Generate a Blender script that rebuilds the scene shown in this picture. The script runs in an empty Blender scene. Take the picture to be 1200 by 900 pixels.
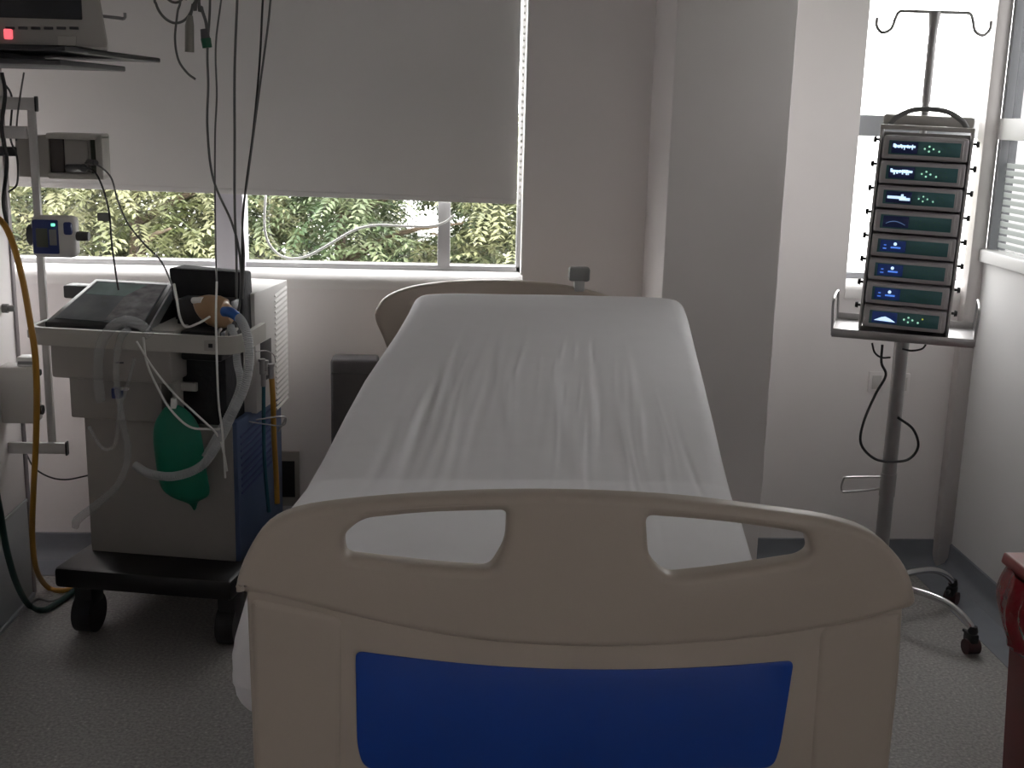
import bpy, bmesh, math, random
from math import sin, cos, tan, pi, radians, sqrt, exp
from mathutils import Vector, Matrix
random.seed(7)
COL = bpy.context.scene.collection

# ------------------------------------------------------------------ camera
FPX = 1400.0
PITCH = math.atan(320/1400); YAW = math.atan(76/1400*cos(PITCH)); ROLL = radians(1.5); EYE = 1.6
fw = Vector((sin(YAW)*cos(PITCH), cos(YAW)*cos(PITCH), -sin(PITCH)))
r0 = fw.cross(Vector((0, 0, 1))).normalized(); u0 = r0.cross(fw)
rt = r0*cos(ROLL) + u0*sin(ROLL); up = -r0*sin(ROLL) + u0*cos(ROLL)
CAM = Vector((0, 0, EYE))
cd = bpy.data.cameras.new('camera'); cam = bpy.data.objects.new('camera', cd); COL.objects.link(cam)
cd.sensor_width = 36; cd.lens = 36*FPX/1200; cd.clip_start = .05; cd.clip_end = 200
cam.matrix_world = Matrix(((rt.x, up.x, -fw.x, 0), (rt.y, up.y, -fw.y, 0), (rt.z, up.z, -fw.z, EYE), (0, 0, 0, 1)))
bpy.context.scene.camera = cam

def ray(px, py): return fw + rt*((px-600)/FPX) - up*((py-450)/FPX)
def Y(px, py, y):
    d = ray(px, py); return CAM + d*(y/d.y)
def Z(px, py, z):
    d = ray(px, py); return CAM + d*((z-EYE)/d.z)
def X(px, py, x):
    d = ray(px, py); return CAM + d*(x/d.x)

# ------------------------------------------------------------------ materials
def mat(name, col, rough=.5, metal=0., var=.0, vscale=8., bump=0., bscale=60., trans=0., emit=None, estr=0., alpha=1., spec=.5, coat=0.):
    m = bpy.data.materials.new(name); m.use_nodes = True
    nt = m.node_tree; b = nt.nodes['Principled BSDF']
    b.inputs['Base Color'].default_value = (*col, 1); b.inputs['Roughness'].default_value = rough
    b.inputs['Metallic'].default_value = metal; b.inputs['Transmission Weight'].default_value = trans
    b.inputs['Alpha'].default_value = alpha; b.inputs['Specular IOR Level'].default_value = spec
    b.inputs['Coat Weight'].default_value = coat
    if emit: b.inputs['Emission Color'].default_value = (*emit, 1); b.inputs['Emission Strength'].default_value = estr
    tc = nt.nodes.new('ShaderNodeTexCoord')
    if var:
        n = nt.nodes.new('ShaderNodeTexNoise'); n.inputs['Scale'].default_value = vscale; n.inputs['Detail'].default_value = 5
        nt.links.new(tc.outputs['Object'], n.inputs['Vector'])
        r = nt.nodes.new('ShaderNodeValToRGB')
        r.color_ramp.elements[0].position = .3; r.color_ramp.elements[1].position = .7
        r.color_ramp.elements[0].color = (*[max(0, c*(1-var)) for c in col], 1)
        r.color_ramp.elements[1].color = (*[min(1, c*(1+var)) for c in col], 1)
        nt.links.new(n.outputs['Fac'], r.inputs['Fac']); nt.links.new(r.outputs['Color'], b.inputs['Base Color'])
    if bump:
        n2 = nt.nodes.new('ShaderNodeTexNoise'); n2.inputs['Scale'].default_value = bscale; n2.inputs['Detail'].default_value = 4
        nt.links.new(tc.outputs['Object'], n2.inputs['Vector'])
        bp = nt.nodes.new('ShaderNodeBump'); bp.inputs['Strength'].default_value = bump; bp.inputs['Distance'].default_value = .01
        nt.links.new(n2.outputs['Fac'], bp.inputs['Height']); nt.links.new(bp.outputs['Normal'], b.inputs['Normal'])
    return m

WALL = mat('painted_wall', (.85, .815, .81), .75, var=.02, vscale=3, bump=.03, bscale=30)
CEIL = mat('ceiling_paint', (.8, .8, .79), .8, var=.01)
PANEL = mat('partition_panel', (.74, .74, .74), .5, var=.015, vscale=2)
ALU = mat('white_aluminium', (.72, .72, .72), .4, metal=0, var=.02)
GREYALU = mat('grey_aluminium', (.30, .31, .33), .45, metal=.3, var=.04)
SILLM = mat('sill_paint', (.84, .82, .81), .5, var=.01)
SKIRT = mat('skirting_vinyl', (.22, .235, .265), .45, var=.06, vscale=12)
BLIND = mat('blind_fabric', (.76, .745, .74), .85, var=.015, vscale=4, bump=.05, bscale=600)
BED = mat('cream_plastic', (.45, .385, .325), .42, var=.015, vscale=4, bump=.02, bscale=200)
BLUE = mat('royal_blue_laminate', (.008, .056, .33), .35, var=.05, vscale=6)
SHEET = mat('cotton_sheet', (.84, .83, .855), .9, var=.01, vscale=20, bump=.06, bscale=900)
STEEL = mat('stainless_steel', (.42, .41, .41), .32, metal=.85, var=.06, vscale=20)
CHROME = mat('chrome', (.75, .75, .76), .15, metal=1)
BLACK = mat('black_plastic', (.015, .015, .018), .4, var=.1)
BLACKFAB = mat('black_fabric', (.016, .016, .02), .85, var=.2, vscale=30, bump=.3, bscale=80)
DARK = mat('dark_grey_plastic', (.07, .07, .075), .45, var=.08)
PUMPG = mat('pump_grey', (.50, .475, .49), .5, var=.05)
RACKG = mat('rack_grey', (.60, .585, .58), .45, metal=.2, var=.05)
PUMPF = mat('pump_face', (.06, .175, .19), .35, var=.08)
CASE = mat('beige_case', (.44, .425, .39), .5, var=.02)
CASEW = mat('off_white_case', (.62, .60, .58), .5, var=.02)
CASED = mat('greige_case', (.36, .34, .315), .5, var=.02)
LEDW = mat('lit_display_white', (.5, .7, .9), .4, emit=(.60, .80, 1.0), estr=.75)
LEDB = mat('lit_display_blue', (.02, .04, .16), .4, emit=(.02, .08, .4), estr=.08)
KEYL = mat('lit_key', (.4, .8, .6), .4, emit=(.45, .9, .65), estr=.5)
KEYY = mat('lit_yellow_key', (.7, .7, .1), .4, emit=(.7, .75, .1), estr=.4)
KEYD = mat('dim_key', (.06, .20, .16), .5)
REDL = mat('red_alarm_lamp', (.8, .1, .12), .4, emit=(1, .12, .15), estr=.9)
GRNL = mat('green_lamp', (.2, .9, .5), .4, emit=(.2, 1, .6), estr=1.)
SCREEN = mat('dark_screen', (.012, .014, .018), .12, var=.1)
SCRNT = mat('tilted_screen', (.12, .14, .155), .10, var=.3, vscale=9)
CLEAR = mat('clear_tube', (.55, .56, .57), .3, trans=.0, alpha=.30, var=.05)
CLEARW = mat('milky_tube', (.60, .61, .62), .35, alpha=.62)
WCORD = mat('white_cord', (.8, .8, .78), .5)
GCORD = mat('grey_cord', (.12, .12, .12), .5)
BCORD = mat('black_cord', (.02, .02, .022), .45)
YHOSE = mat('yellow_hose', (.46, .23, .03), .45, var=.06)
GHOSE = mat('dark_green_hose', (.01, .05, .04), .45)
TEAL = mat('teal_hose', (.01, .10, .13), .45)
GREENB = mat('green_latex', (.0, .17, .10), .38, var=.08, vscale=10)
TAN = mat('tan_rubber', (.42, .26, .14), .3, var=.15, vscale=14)
NAVY = mat('navy_plastic', (.02, .035, .16), .4)
DBLUE = mat('blue_grey_panel', (.075, .115, .22), .5, var=.05)
BLUEC = mat('blue_connector', (.02, .12, .45), .4)
REDBIN = mat('red_bin_plastic', (.22, .018, .022), .35, var=.05)
REDLID = mat('red_lid_plastic', (.42, .10, .10), .3, var=.05)
REDBAG = mat('red_bag_film', (.28, .008, .018), .16, var=.1, vscale=20, bump=.35, bscale=25)
GREYBOX = mat('grey_upholstery', (.10, .095, .10), .8, var=.06, vscale=30, bump=.1, bscale=200)
GRIP = mat('grey_clamp', (.22, .22, .22), .5)
BARK = mat('bark', (.12, .09, .06), .9, var=.3, vscale=6, bump=.5)
CONC = mat('outdoor_concrete', (.055, .052, .045), .85, var=.1, vscale=4, bump=.2)
GRASSM = mat('lawn', (.10, .16, .05), .9, var=.3, vscale=2)

def leafmat(name, a, b_):
    m = mat(name, a, .45); nt = m.node_tree; b = nt.nodes['Principled BSDF']
    tc = nt.nodes.new('ShaderNodeTexCoord'); n = nt.nodes.new('ShaderNodeTexNoise'); n.inputs['Scale'].default_value = 3.5; n.inputs['Detail'].default_value = 8
    nt.links.new(tc.outputs['Object'], n.inputs['Vector'])
    r = nt.nodes.new('ShaderNodeValToRGB'); r.color_ramp.elements[0].position = .38; r.color_ramp.elements[1].position = .62
    r.color_ramp.elements[0].color = (*a, 1); r.color_ramp.elements[1].color = (*b_, 1)
    nt.links.new(n.outputs['Fac'], r.inputs['Fac']); nt.links.new(r.outputs['Color'], b.inputs['Base Color'])
    return m
LEAF1 = leafmat('leaf_yellow_green', (.10, .12, .045), (.28, .28, .155))
LEAF2 = leafmat('leaf_green', (.05, .085, .035), (.21, .245, .13))
LEAF3 = leafmat('leaf_olive', (.06, .075, .035), (.235, .245, .125))

# floor: grey speckled vinyl
def floormat():
    m = mat('speckled_vinyl', (.17, .165, .16), .5); nt = m.node_tree; b = nt.nodes['Principled BSDF']
    tc = nt.nodes.new('ShaderNodeTexCoord')
    n = nt.nodes.new('ShaderNodeTexNoise'); n.inputs['Scale'].default_value = 110; n.inputs['Detail'].default_value = 3
    v = nt.nodes.new('ShaderNodeTexVoronoi'); v.inputs['Scale'].default_value = 90
    nt.links.new(tc.outputs['Object'], n.inputs['Vector']); nt.links.new(tc.outputs['Object'], v.inputs['Vector'])
    r = nt.nodes.new('ShaderNodeValToRGB'); e = r.color_ramp.elements
    e[0].position = .36; e[0].color = (.25, .24, .235, 1); e[1].position = .66; e[1].color = (.40, .385, .37, 1)
    x = e.new(.74); x.color = (.62, .60, .57, 1)
    nt.links.new(n.outputs['Fac'], r.inputs['Fac'])
    r2 = nt.nodes.new('ShaderNodeValToRGB'); r2.color_ramp.elements[0].position = .05; r2.color_ramp.elements[0].color = (.75, .75, .75, 1)
    r2.color_ramp.elements[1].position = .25; r2.color_ramp.elements[1].color = (1, 1, 1, 1)
    nt.links.new(v.outputs['Distance'], r2.inputs['Fac'])
    mx = nt.nodes.new('ShaderNodeMixRGB'); mx.blend_type = 'MULTIPLY'; mx.inputs[0].default_value = 1
    nt.links.new(r.outputs['Color'], mx.inputs[1]); nt.links.new(r2.outputs['Color'], mx.inputs[2])
    nt.links.new(mx.outputs[0], b.inputs['Base Color'])
    return m
FLOORM = floormat()

# window glass: clear pane, faint reflection
def glassmat(name, stripes=False, tint=.96):
    m = bpy.data.materials.new(name); m.use_nodes = True; nt = m.node_tree
    for n in list(nt.nodes): nt.nodes.remove(n)
    out = nt.nodes.new('ShaderNodeOutputMaterial'); tr = nt.nodes.new('ShaderNodeBsdfTransparent'); tr.inputs[0].default_value = (tint, tint, tint, 1)
    gl = nt.nodes.new('ShaderNodeBsdfGlossy'); gl.inputs['Roughness'].default_value = .03
    mx = nt.nodes.new('ShaderNodeMixShader'); mx.inputs[0].default_value = .04
    nt.links.new(tr.outputs[0], mx.inputs[1]); nt.links.new(gl.outputs[0], mx.inputs[2])
    last = mx
    if stripes:
        tc = nt.nodes.new('ShaderNodeTexCoord'); sp = nt.nodes.new('ShaderNodeSeparateXYZ'); nt.links.new(tc.outputs['Object'], sp.inputs[0])
        mt = nt.nodes.new('ShaderNodeMath'); mt.operation = 'FRACT'
        ml = nt.nodes.new('ShaderNodeMath'); ml.operation = 'MULTIPLY'; ml.inputs[1].default_value = 1/.0245
        nt.links.new(sp.outputs['Z'], ml.inputs[0]); nt.links.new(ml.outputs[0], mt.inputs[0])
        gt = nt.nodes.new('ShaderNodeMath'); gt.operation = 'GREATER_THAN'; gt.inputs[1].default_value = .32
        nt.links.new(mt.outputs[0], gt.inputs[0])
        tl = nt.nodes.new('ShaderNodeBsdfTranslucent'); tl.inputs[0].default_value = (.26, .27, .265, 1)
        t2 = nt.nodes.new('ShaderNodeMixShader'); t2.inputs[0].default_value = .94
        nt.links.new(tr.outputs[0], t2.inputs[1]); nt.links.new(tl.outputs[0], t2.inputs[2])
        m2 = nt.nodes.new('ShaderNodeMixShader'); nt.links.new(gt.outputs[0], m2.inputs[0])
        nt.links.new(mx.outputs[0], m2.inputs[1]); nt.links.new(t2.outputs[0], m2.inputs[2]); last = m2
    nt.links.new(last.outputs[0], out.inputs['Surface'])
    return m
GLASS = glassmat('window_glass'); STRIPED = glassmat('striped_frosted_film', True, .42); DIMMING = glassmat('light_dimming_glass', False, .42)  # strong tint added to weaken daylight through the partition window, striped and plain

# ------------------------------------------------------------------ mesh helpers
class MB:
    def __init__(s): s.bm = bmesh.new()
    def _xf(s, vs, M):
        if M is not None:
            for v in vs: v.co = M @ v.co
    def box(s, lo, hi, bevel=0, M=None, seg=2):
        lo, hi = Vector(lo), Vector(hi); b2 = bmesh.new()
        bmesh.ops.create_cube(b2, size=1)
        for v in b2.verts: v.co = Vector([(lo[i]+hi[i])/2 + v.co[i]*(hi[i]-lo[i]) for i in range(3)])
        if bevel: bmesh.ops.bevel(b2, geom=list(b2.edges), offset=bevel, segments=seg, affect='EDGES', profile=.5)
        s.merge(b2, M); return s
    def merge(s, b2, M=None):
        if M is not None:
            for v in b2.verts: v.co = M @ v.co
        mp = {v: s.bm.verts.new(v.co) for v in b2.verts}
        for f in b2.faces:
            try: s.bm.faces.new([mp[v] for v in f.verts])
            except ValueError: pass
        b2.free()
    def hexa(s, pts, bevel=0):   # 8 points: bottom 4 ccw, top 4 ccw
        b2 = bmesh.new(); v = [b2.verts.new(p) for p in pts]
        for f in ((3,2,1,0),(4,5,6,7),(0,1,5,4),(1,2,6,5),(2,3,7,6),(3,0,4,7)): b2.faces.new([v[i] for i in f])
        bmesh.ops.recalc_face_normals(b2, faces=b2.faces)
        if bevel: bmesh.ops.bevel(b2, geom=list(b2.edges), offset=bevel, segments=2, affect='EDGES', profile=.5)
        s.merge(b2); return s
    def tube(s, pts, r, n=10, smooth=0, corr=0, M=None, closed=False):
        P = [Vector(p) for p in pts]
        if smooth: P = catmull(P, smooth, closed)
        R = r if isinstance(r, (list, tuple)) else [r]*len(P)
        if len(R) != len(P):
            R = [R[min(len(R)-1, int(i*(len(R)-1)/(len(P)-1)))]*(1-((i*(len(R)-1)/(len(P)-1)) % 1)) + R[min(len(R)-1, int(i*(len(R)-1)/(len(P)-1))+1)]*((i*(len(R)-1)/(len(P)-1)) % 1) for i in range(len(P))]
        if corr: R = [q*(1+corr*(i % 2)) for i, q in enumerate(R)]
        m = len(P); T = []
        for i in range(m):
            a = P[(i-1) % m] if (closed or i > 0) else P[i]; b = P[(i+1) % m] if (closed or i < m-1) else P[i]
            T.append((b-a).normalized())
        nrm = T[0].orthogonal().normalized(); rings = []
        for i in range(m):
            nrm = (nrm - T[i]*nrm.dot(T[i])).normalized(); bn = T[i].cross(nrm)
            rings.append([P[i] + (nrm*cos(2*pi*k/n) + bn*sin(2*pi*k/n))*R[i] for k in range(n)])
        if M is not None: rings = [[M @ p for p in rg] for rg in rings]
        V = [[s.bm.verts.new(p) for p in rg] for rg in rings]
        for i in range(m if closed else m-1):
            A, B = V[i], V[(i+1) % m]
            for k in range(n): s.bm.faces.new([A[k], A[(k+1) % n], B[(k+1) % n], B[k]])
        if not closed: s.bm.faces.new(V[0][::-1]); s.bm.faces.new(V[-1])
        return s
    def cyl(s, a, b, r, r2=None, n=20): return s.tube([a, b], [r, r if r2 is None else r2], n)
    def lathe(s, prof, M=None, n=28):  # (r, z)
        V = []
        for r, z in prof:
            V.append([s.bm.verts.new((M @ Vector((r*cos(2*pi*k/n), r*sin(2*pi*k/n), z))) if M is not None else (r*cos(2*pi*k/n), r*sin(2*pi*k/n), z)) for k in range(n)])
        for i in range(len(V)-1):
            for k in range(n): s.bm.faces.new([V[i][k], V[i][(k+1) % n], V[i+1][(k+1) % n], V[i+1][k]])
        s.bm.faces.new(V[0][::-1]); s.bm.faces.new(V[-1]); return s
    def prism(s, poly, d, M=None, bevel=0):  # poly in xz plane extruded along +y
        b2 = bmesh.new(); n = len(poly)
        a = [b2.verts.new((p[0], 0, p[1])) for p in poly]; b = [b2.verts.new((p[0], d, p[1])) for p in poly]
        b2.faces.new(a); b2.faces.new(b[::-1])
        for i in range(n): b2.faces.new([a[(i+1) % n], a[i], b[i], b[(i+1) % n]])
        bmesh.ops.recalc_face_normals(b2, faces=b2.faces)
        if bevel: bmesh.ops.bevel(b2, geom=list(b2.edges), offset=bevel, segments=2, affect='EDGES', profile=.5)
        s.merge(b2, M); return s
    def build(s, name, m, parent=None, flat=False, M=None):
        if M is not None:
            for v in s.bm.verts: v.co = M @ v.co
        bmesh.ops.recalc_face_normals(s.bm, faces=s.bm.faces)
        me = bpy.data.meshes.new(name); s.bm.to_mesh(me); s.bm.free()
        for mm in (m if isinstance(m, (list, tuple)) else [m]): me.materials.append(mm)
        if not flat:
            me.polygons.foreach_set('use_smooth', [True]*len(me.polygons)); me.set_sharp_from_angle(angle=radians(40))
        o = bpy.data.objects.new(name, me); COL.objects.link(o)
        if parent: o.parent = parent
        return o

def catmull(P, sub, closed=False):
    out = []; n = len(P)
    for i in range(n if closed else n-1):
        p0 = P[(i-1) % n] if closed or i > 0 else P[0]*2-P[1]; p1 = P[i]; p2 = P[(i+1) % n]
        p3 = P[(i+2) % n] if closed or i < n-2 else P[-1]*2-P[-2]
        for k in range(sub):
            t = k/sub
            out.append(.5*((2*p1) + (p2-p0)*t + (2*p0-5*p1+4*p2-p3)*t*t + (3*p1-p0-3*p2+p3)*t**3))
    if not closed: out.append(P[-1].copy())
    return out

def tag(o, label, cat=None, group=None, kind=None):
    if label: o['label'] = label
    if cat: o['category'] = cat
    if group: o['group'] = group
    if kind: o['kind'] = kind
    return o
def thing(name, loc, label, cat, rz=0, group=None):
    o = bpy.data.objects.new(name, None); COL.objects.link(o); o.location = loc; o.rotation_euler = (0, 0, rz)
    o.empty_display_size = .05
    return tag(o, label, cat, group)
def struct(o, label=None): o['kind'] = 'structure'; 
def S(name, mb, m, flat=False):
    o = mb.build(name, m, flat=flat); o['kind'] = 'structure'; return o
def rel(o, M=None):   # inverse transform of a thing so that world points can be used
    return (Matrix.Translation(o.location) @ Matrix.Rotation(o.rotation_euler[2], 4, 'Z')).inverted()

# ------------------------------------------------------------------ ROOM
D = 4.12; RX = 1.85; LX = -1.37; CH = 2.65; BK = -1.9; T = .14; FARL = -1.75
S('floor', MB().box((FARL-.1, BK-.1, -.1), (RX+.1, D+.2, 0)), FLOORM)
S('ceiling', MB().box((FARL-.1, BK-.1, CH), (RX+.1, D+.2, CH+.1)), CEIL)
WZ = 1.045; WT = 2.3; WR = .245; RWL = 1.385
w = MB()
w.box((FARL-.1, D, 0), (RX+.1, D+T, .985))                                # below the sills
w.box((FARL-.1, D, WT), (RX+.1, D+T, CH))
w.box((WR, D, .985), (RWL, D+T, WT))                                      # between the windows
S('wall_back', w, WALL)
S('wall_column', MB().box((.665, 3.73, 0), (1.035, D+.005, CH), .006), WALL)
# right partition wall: low panel then window
w = MB(); w.box((RX, BK, 0), (RX+.08, D, 1.135)); w.box((RX, BK, WT), (RX+.08, D, CH)); w.box((RX, BK, 1.13), (RX+.08, -1.5, WT)); w.box((RX, -.85, 1.13), (RX+.08, 2.9, WT))
S('wall_right', w, PANEL)
S('wall_left', MB().box((LX-.1, BK, 0), (LX, 3.78, CH), .004), WALL)
S('wall_recess', MB().box((FARL-.1, 3.6, 0), (FARL, D, CH)), WALL)
S('wall_front', MB().box((FARL-.1, BK-.1, 0), (RX+.1, BK, CH)), WALL)
S('wall_recess', MB().box((FARL, 3.6, 0), (LX-.1, 3.66, CH)), WALL)
# metal edge of the left wall and corner post
S('trim_1', MB().box((LX-.03, 3.765, 0), (LX+.006, 3.79, CH), .002), mat('mauve_metal_trim', (.30, .27, .28), .45, metal=.3, var=.05))
S('trim_2', MB().box((RX-.05, D-.05, .0), (RX+.004, D+.002, CH), .005), mat('corner_post_metal', (.60, .57, .56), .4, metal=.35, var=.04))
# skirting, coved onto the floor
def coved(name, pts_dir):
    (x0, y0), (x1, y1), (nx, ny) = pts_dir
    mb = MB(); prof = [(0, .0), (.05, .0), (.045, .003), (.02, .014), (.008, .035), (.006, .085), (0, .088)]
    A = [mb.bm.verts.new((x0+nx*p, y0+ny*p, z+.001)) for p, z in prof]; B = [mb.bm.verts.new((x1+nx*p, y1+ny*p, z+.001)) for p, z in prof]
    for i in range(len(prof)): mb.bm.faces.new([A[i], A[(i+1) % len(prof)], B[(i+1) % len(prof)], B[i]])
    mb.bm.faces.new(A); mb.bm.faces.new(B[::-1]); return S(name, mb, SKIRT)
coved('baseboard_back', ((FARL, D), (RX, D), (0, -1)))
coved('baseboard_right', ((RX, BK), (RX, D), (-1, 0)))
coved('baseboard_column', ((.665, 3.73), (1.035, 3.73), (0, -1)))
S('baseboard_left', MB().box((LX-.001, BK, 0), (LX+.004, 3.76, .335), .001).box((LX-.001, BK, .325), (LX+.007, 3.76, .335), .001).box((LX-.001, BK, 0), (LX+.012, 3.76, .012), .002), mat('grey_wall_panel', (.40, .42, .44), .5, var=.03))
# flat band of the flooring colour along the wall foot, seen wide beside the corner
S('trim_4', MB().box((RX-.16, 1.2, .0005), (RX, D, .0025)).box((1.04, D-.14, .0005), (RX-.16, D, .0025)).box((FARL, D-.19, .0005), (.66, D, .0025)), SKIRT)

# sills (sloping, catch the sky light)
def sill(name, x0, x1):
    mb = MB(); prof = [(D+.13, WZ+.0), (D+.06, WZ), (D+.015, WZ-.01), (D-.004, WZ-.03), (D-.006, .985), (D+.13, .985)]
    A = [mb.bm.verts.new((x0, y, z)) for y, z in prof]; B = [mb.bm.verts.new((x1, y, z)) for y, z in prof]
    for i in range(len(prof)): mb.bm.faces.new([A[i], A[(i+1) % len(prof)], B[(i+1) % len(prof)], B[i]])
    mb.bm.faces.new(A); mb.bm.faces.new(B[::-1]); return S(name, mb, SILLM)
sill('trim_5', FARL, WR); sill('trim_6', RWL, RX)

def window(name, frame_mb, fm, panes, pm=GLASS):
    e = bpy.data.objects.new(name, None); COL.objects.link(e); e['kind'] = 'structure'; e.location = (0, 0, 0)
    frame_mb.build('window_frame', fm, e)
    for lo, hi in panes: MB().box(lo, hi).build('pane', pm if not isinstance(pm, list) else pm[panes.index((lo, hi)) % len(pm)], e, flat=True)
    return e
GY = D+.10
f = MB()
f.box((FARL, GY-.02, WZ), (WR, GY+.03, WZ+.018), .002).box((WR-.020, GY-.02, WZ), (WR, GY+.03, WT), .002).box((FARL, GY-.02, WT-.03), (WR, GY+.03, WT), .002)
f.box((-.052, GY-.021, WZ+.016), (-.008, GY+.028, WT), .003)
w1 = window('window_1', f, mat('window_frame_grey', (.52, .52, .53), .45, metal=.1, var=.03), [((FARL, GY, WZ), (-.81, GY+.006, WT)), ((-.72, GY, WZ), (-.03, GY+.006, WT)), ((-.03, GY, WZ), (WR-.01, GY+.006, WT))])
MB().box((WR-.006, D+.004, WZ), (WR+.0, GY-.015, WT), .001).build('reveal_lining', SILLM, w1)
# wide pale mullion pier
S('trim_7', MB().box((-.812, D+.035, WZ-.01), (-.718, D+T, WT), .004), mat('mullion_paint', (.70, .69, .75), .6, var=.02))
f = MB()
ty0, ty1 = 1.546, 1.618
f.box((RWL, GY-.02, WZ), (RX, GY+.03, WZ+.022), .002).box((RWL, GY-.02, WZ), (RWL+.018, GY+.03, WT), .002).box((RWL, GY-.03, ty0), (RX, GY+.03, ty1), .003)
window('window_2', f, GREYALU, [((RWL+.01, GY, WZ), (RX, GY+.006, ty0+.01)), ((RWL+.01, GY, ty1-.01), (RX, GY+.006, WT))])
f = MB()
f.box((RX-.02, 2.9, 1.13), (RX+.09, D-.0, 1.175), .006).box((RX+.0, 2.9, ty0), (RX+.06, D-.05, ty1), .003).box((RX, 2.9, 1.13), (RX+.06, 2.94, WT))
w3 = window('window_3', f, ALU, [((RX+.03, 2.9, 1.17), (RX+.034, D, 1.475)), ((RX+.03, 2.9, 1.475), (RX+.034, D, WT))], [STRIPED, DIMMING])
MB().box((RX+.002, D-.075, 1.17), (RX+.06, D-.05, WT), .002).build('window_bead', GREYALU, w3)

f = MB()
f.box((RX-.02, -1.5, 1.13), (RX+.09, -.85, 1.175), .006).box((RX, -1.5, 1.13), (RX+.06, -1.46, WT)).box((RX, -.89, 1.13), (RX+.06, -.85, WT))
window('window_added_fill', f, ALU, [((RX+.03, -1.5, 1.17), (RX+.034, -.85, WT))])  # unseen window behind the camera, added to let fill light into the room
# roller blind
b = thing('roller_blind', (-.6, D+.045, 1.3), 'grey opaque roller blind lowered over most of the wide window', 'blind'); I = rel(b)
pts = [Y(605, 238, D+.03), Y(-40, 214.5, D+.03)]
x1, z1 = pts[0].x, pts[0].z; z0 = pts[1].z
mb = MB(); xl = FARL+.03
mb.hexa([(xl, D+.03, z0), (x1, D+.03, z1), (x1, D+.032, z1), (xl, D+.032, z0), (xl, D+.03, WT), (x1, D+.03, WT), (x1, D+.032, WT), (xl, D+.032, WT)])
mb.build('fabric', BLIND, b, M=I)
MB().hexa([(xl, D+.026, z0-.004), (x1, D+.026, z1-.004), (x1, D+.036, z1-.004), (xl, D+.036, z0-.004), (xl, D+.026, z0+.014), (x1, D+.026, z1+.014), (x1, D+.036, z1+.014), (xl, D+.036, z0+.014)], .002).build('hem_bar', BLIND, b, M=I)
MB().cyl((xl, D+.045, WT+.03), (x1, D+.045, WT+.03), .03).build('roller', ALU, b, M=I)
b.location.y = D+.045
# bead chain at the blind's edge
mb = MB()
for k in range(46):
    z = 1.28 + k*.022; mb.lathe([(.001, -.005), (.0045, 0), (.001, .005)], Matrix.Translation((x1+.012, D+.02, z)), 6)
o = mb.build('bead_chain', WCORD); tag(o, 'white bead chain hanging at the edge of the grey roller blind', 'chain')

# ------------------------------------------------------------------ wall sockets
def socket(c, wd, ht, m1, m2, label):
    o = MB().box((c.x-wd/2, D-.012, c.z-ht/2), (c.x+wd/2, D+.0, c.z+ht/2), .003).build('wall_socket', m1); tag(o, label, 'socket')
    mb = MB()
    mb.box((c.x-wd*.3, D-.015, c.z-ht*.33), (c.x+wd*.3, D-.011, c.z+ht*.33), .001).build('socket_insert', m2, o)
    return o
socket(Y(1026, 447, D), .055, .075, WALL, CASEW, 'pale wall socket behind the infusion stand pole, left one of the pair')
socket(Y(1056, 449, D), .055, .075, WALL, CASEW, 'pale wall socket behind the infusion stand pole, right one of the pair')
c1, c2 = Y(324, 528, D), Y(352, 592, D)
socket((c1+c2)/2, c2.x-c1.x, c1.z-c2.z, CASED, BLACK, 'beige wall box with dark opening low between ventilator and bed')

# ------------------------------------------------------------------ BED
BX = .187
bed = thing('hospital_bed', (BX, 2.6, 0), 'cream plastic hospital bed with blue footboard panel standing by the window', 'bed'); BI = rel(bed)

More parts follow.
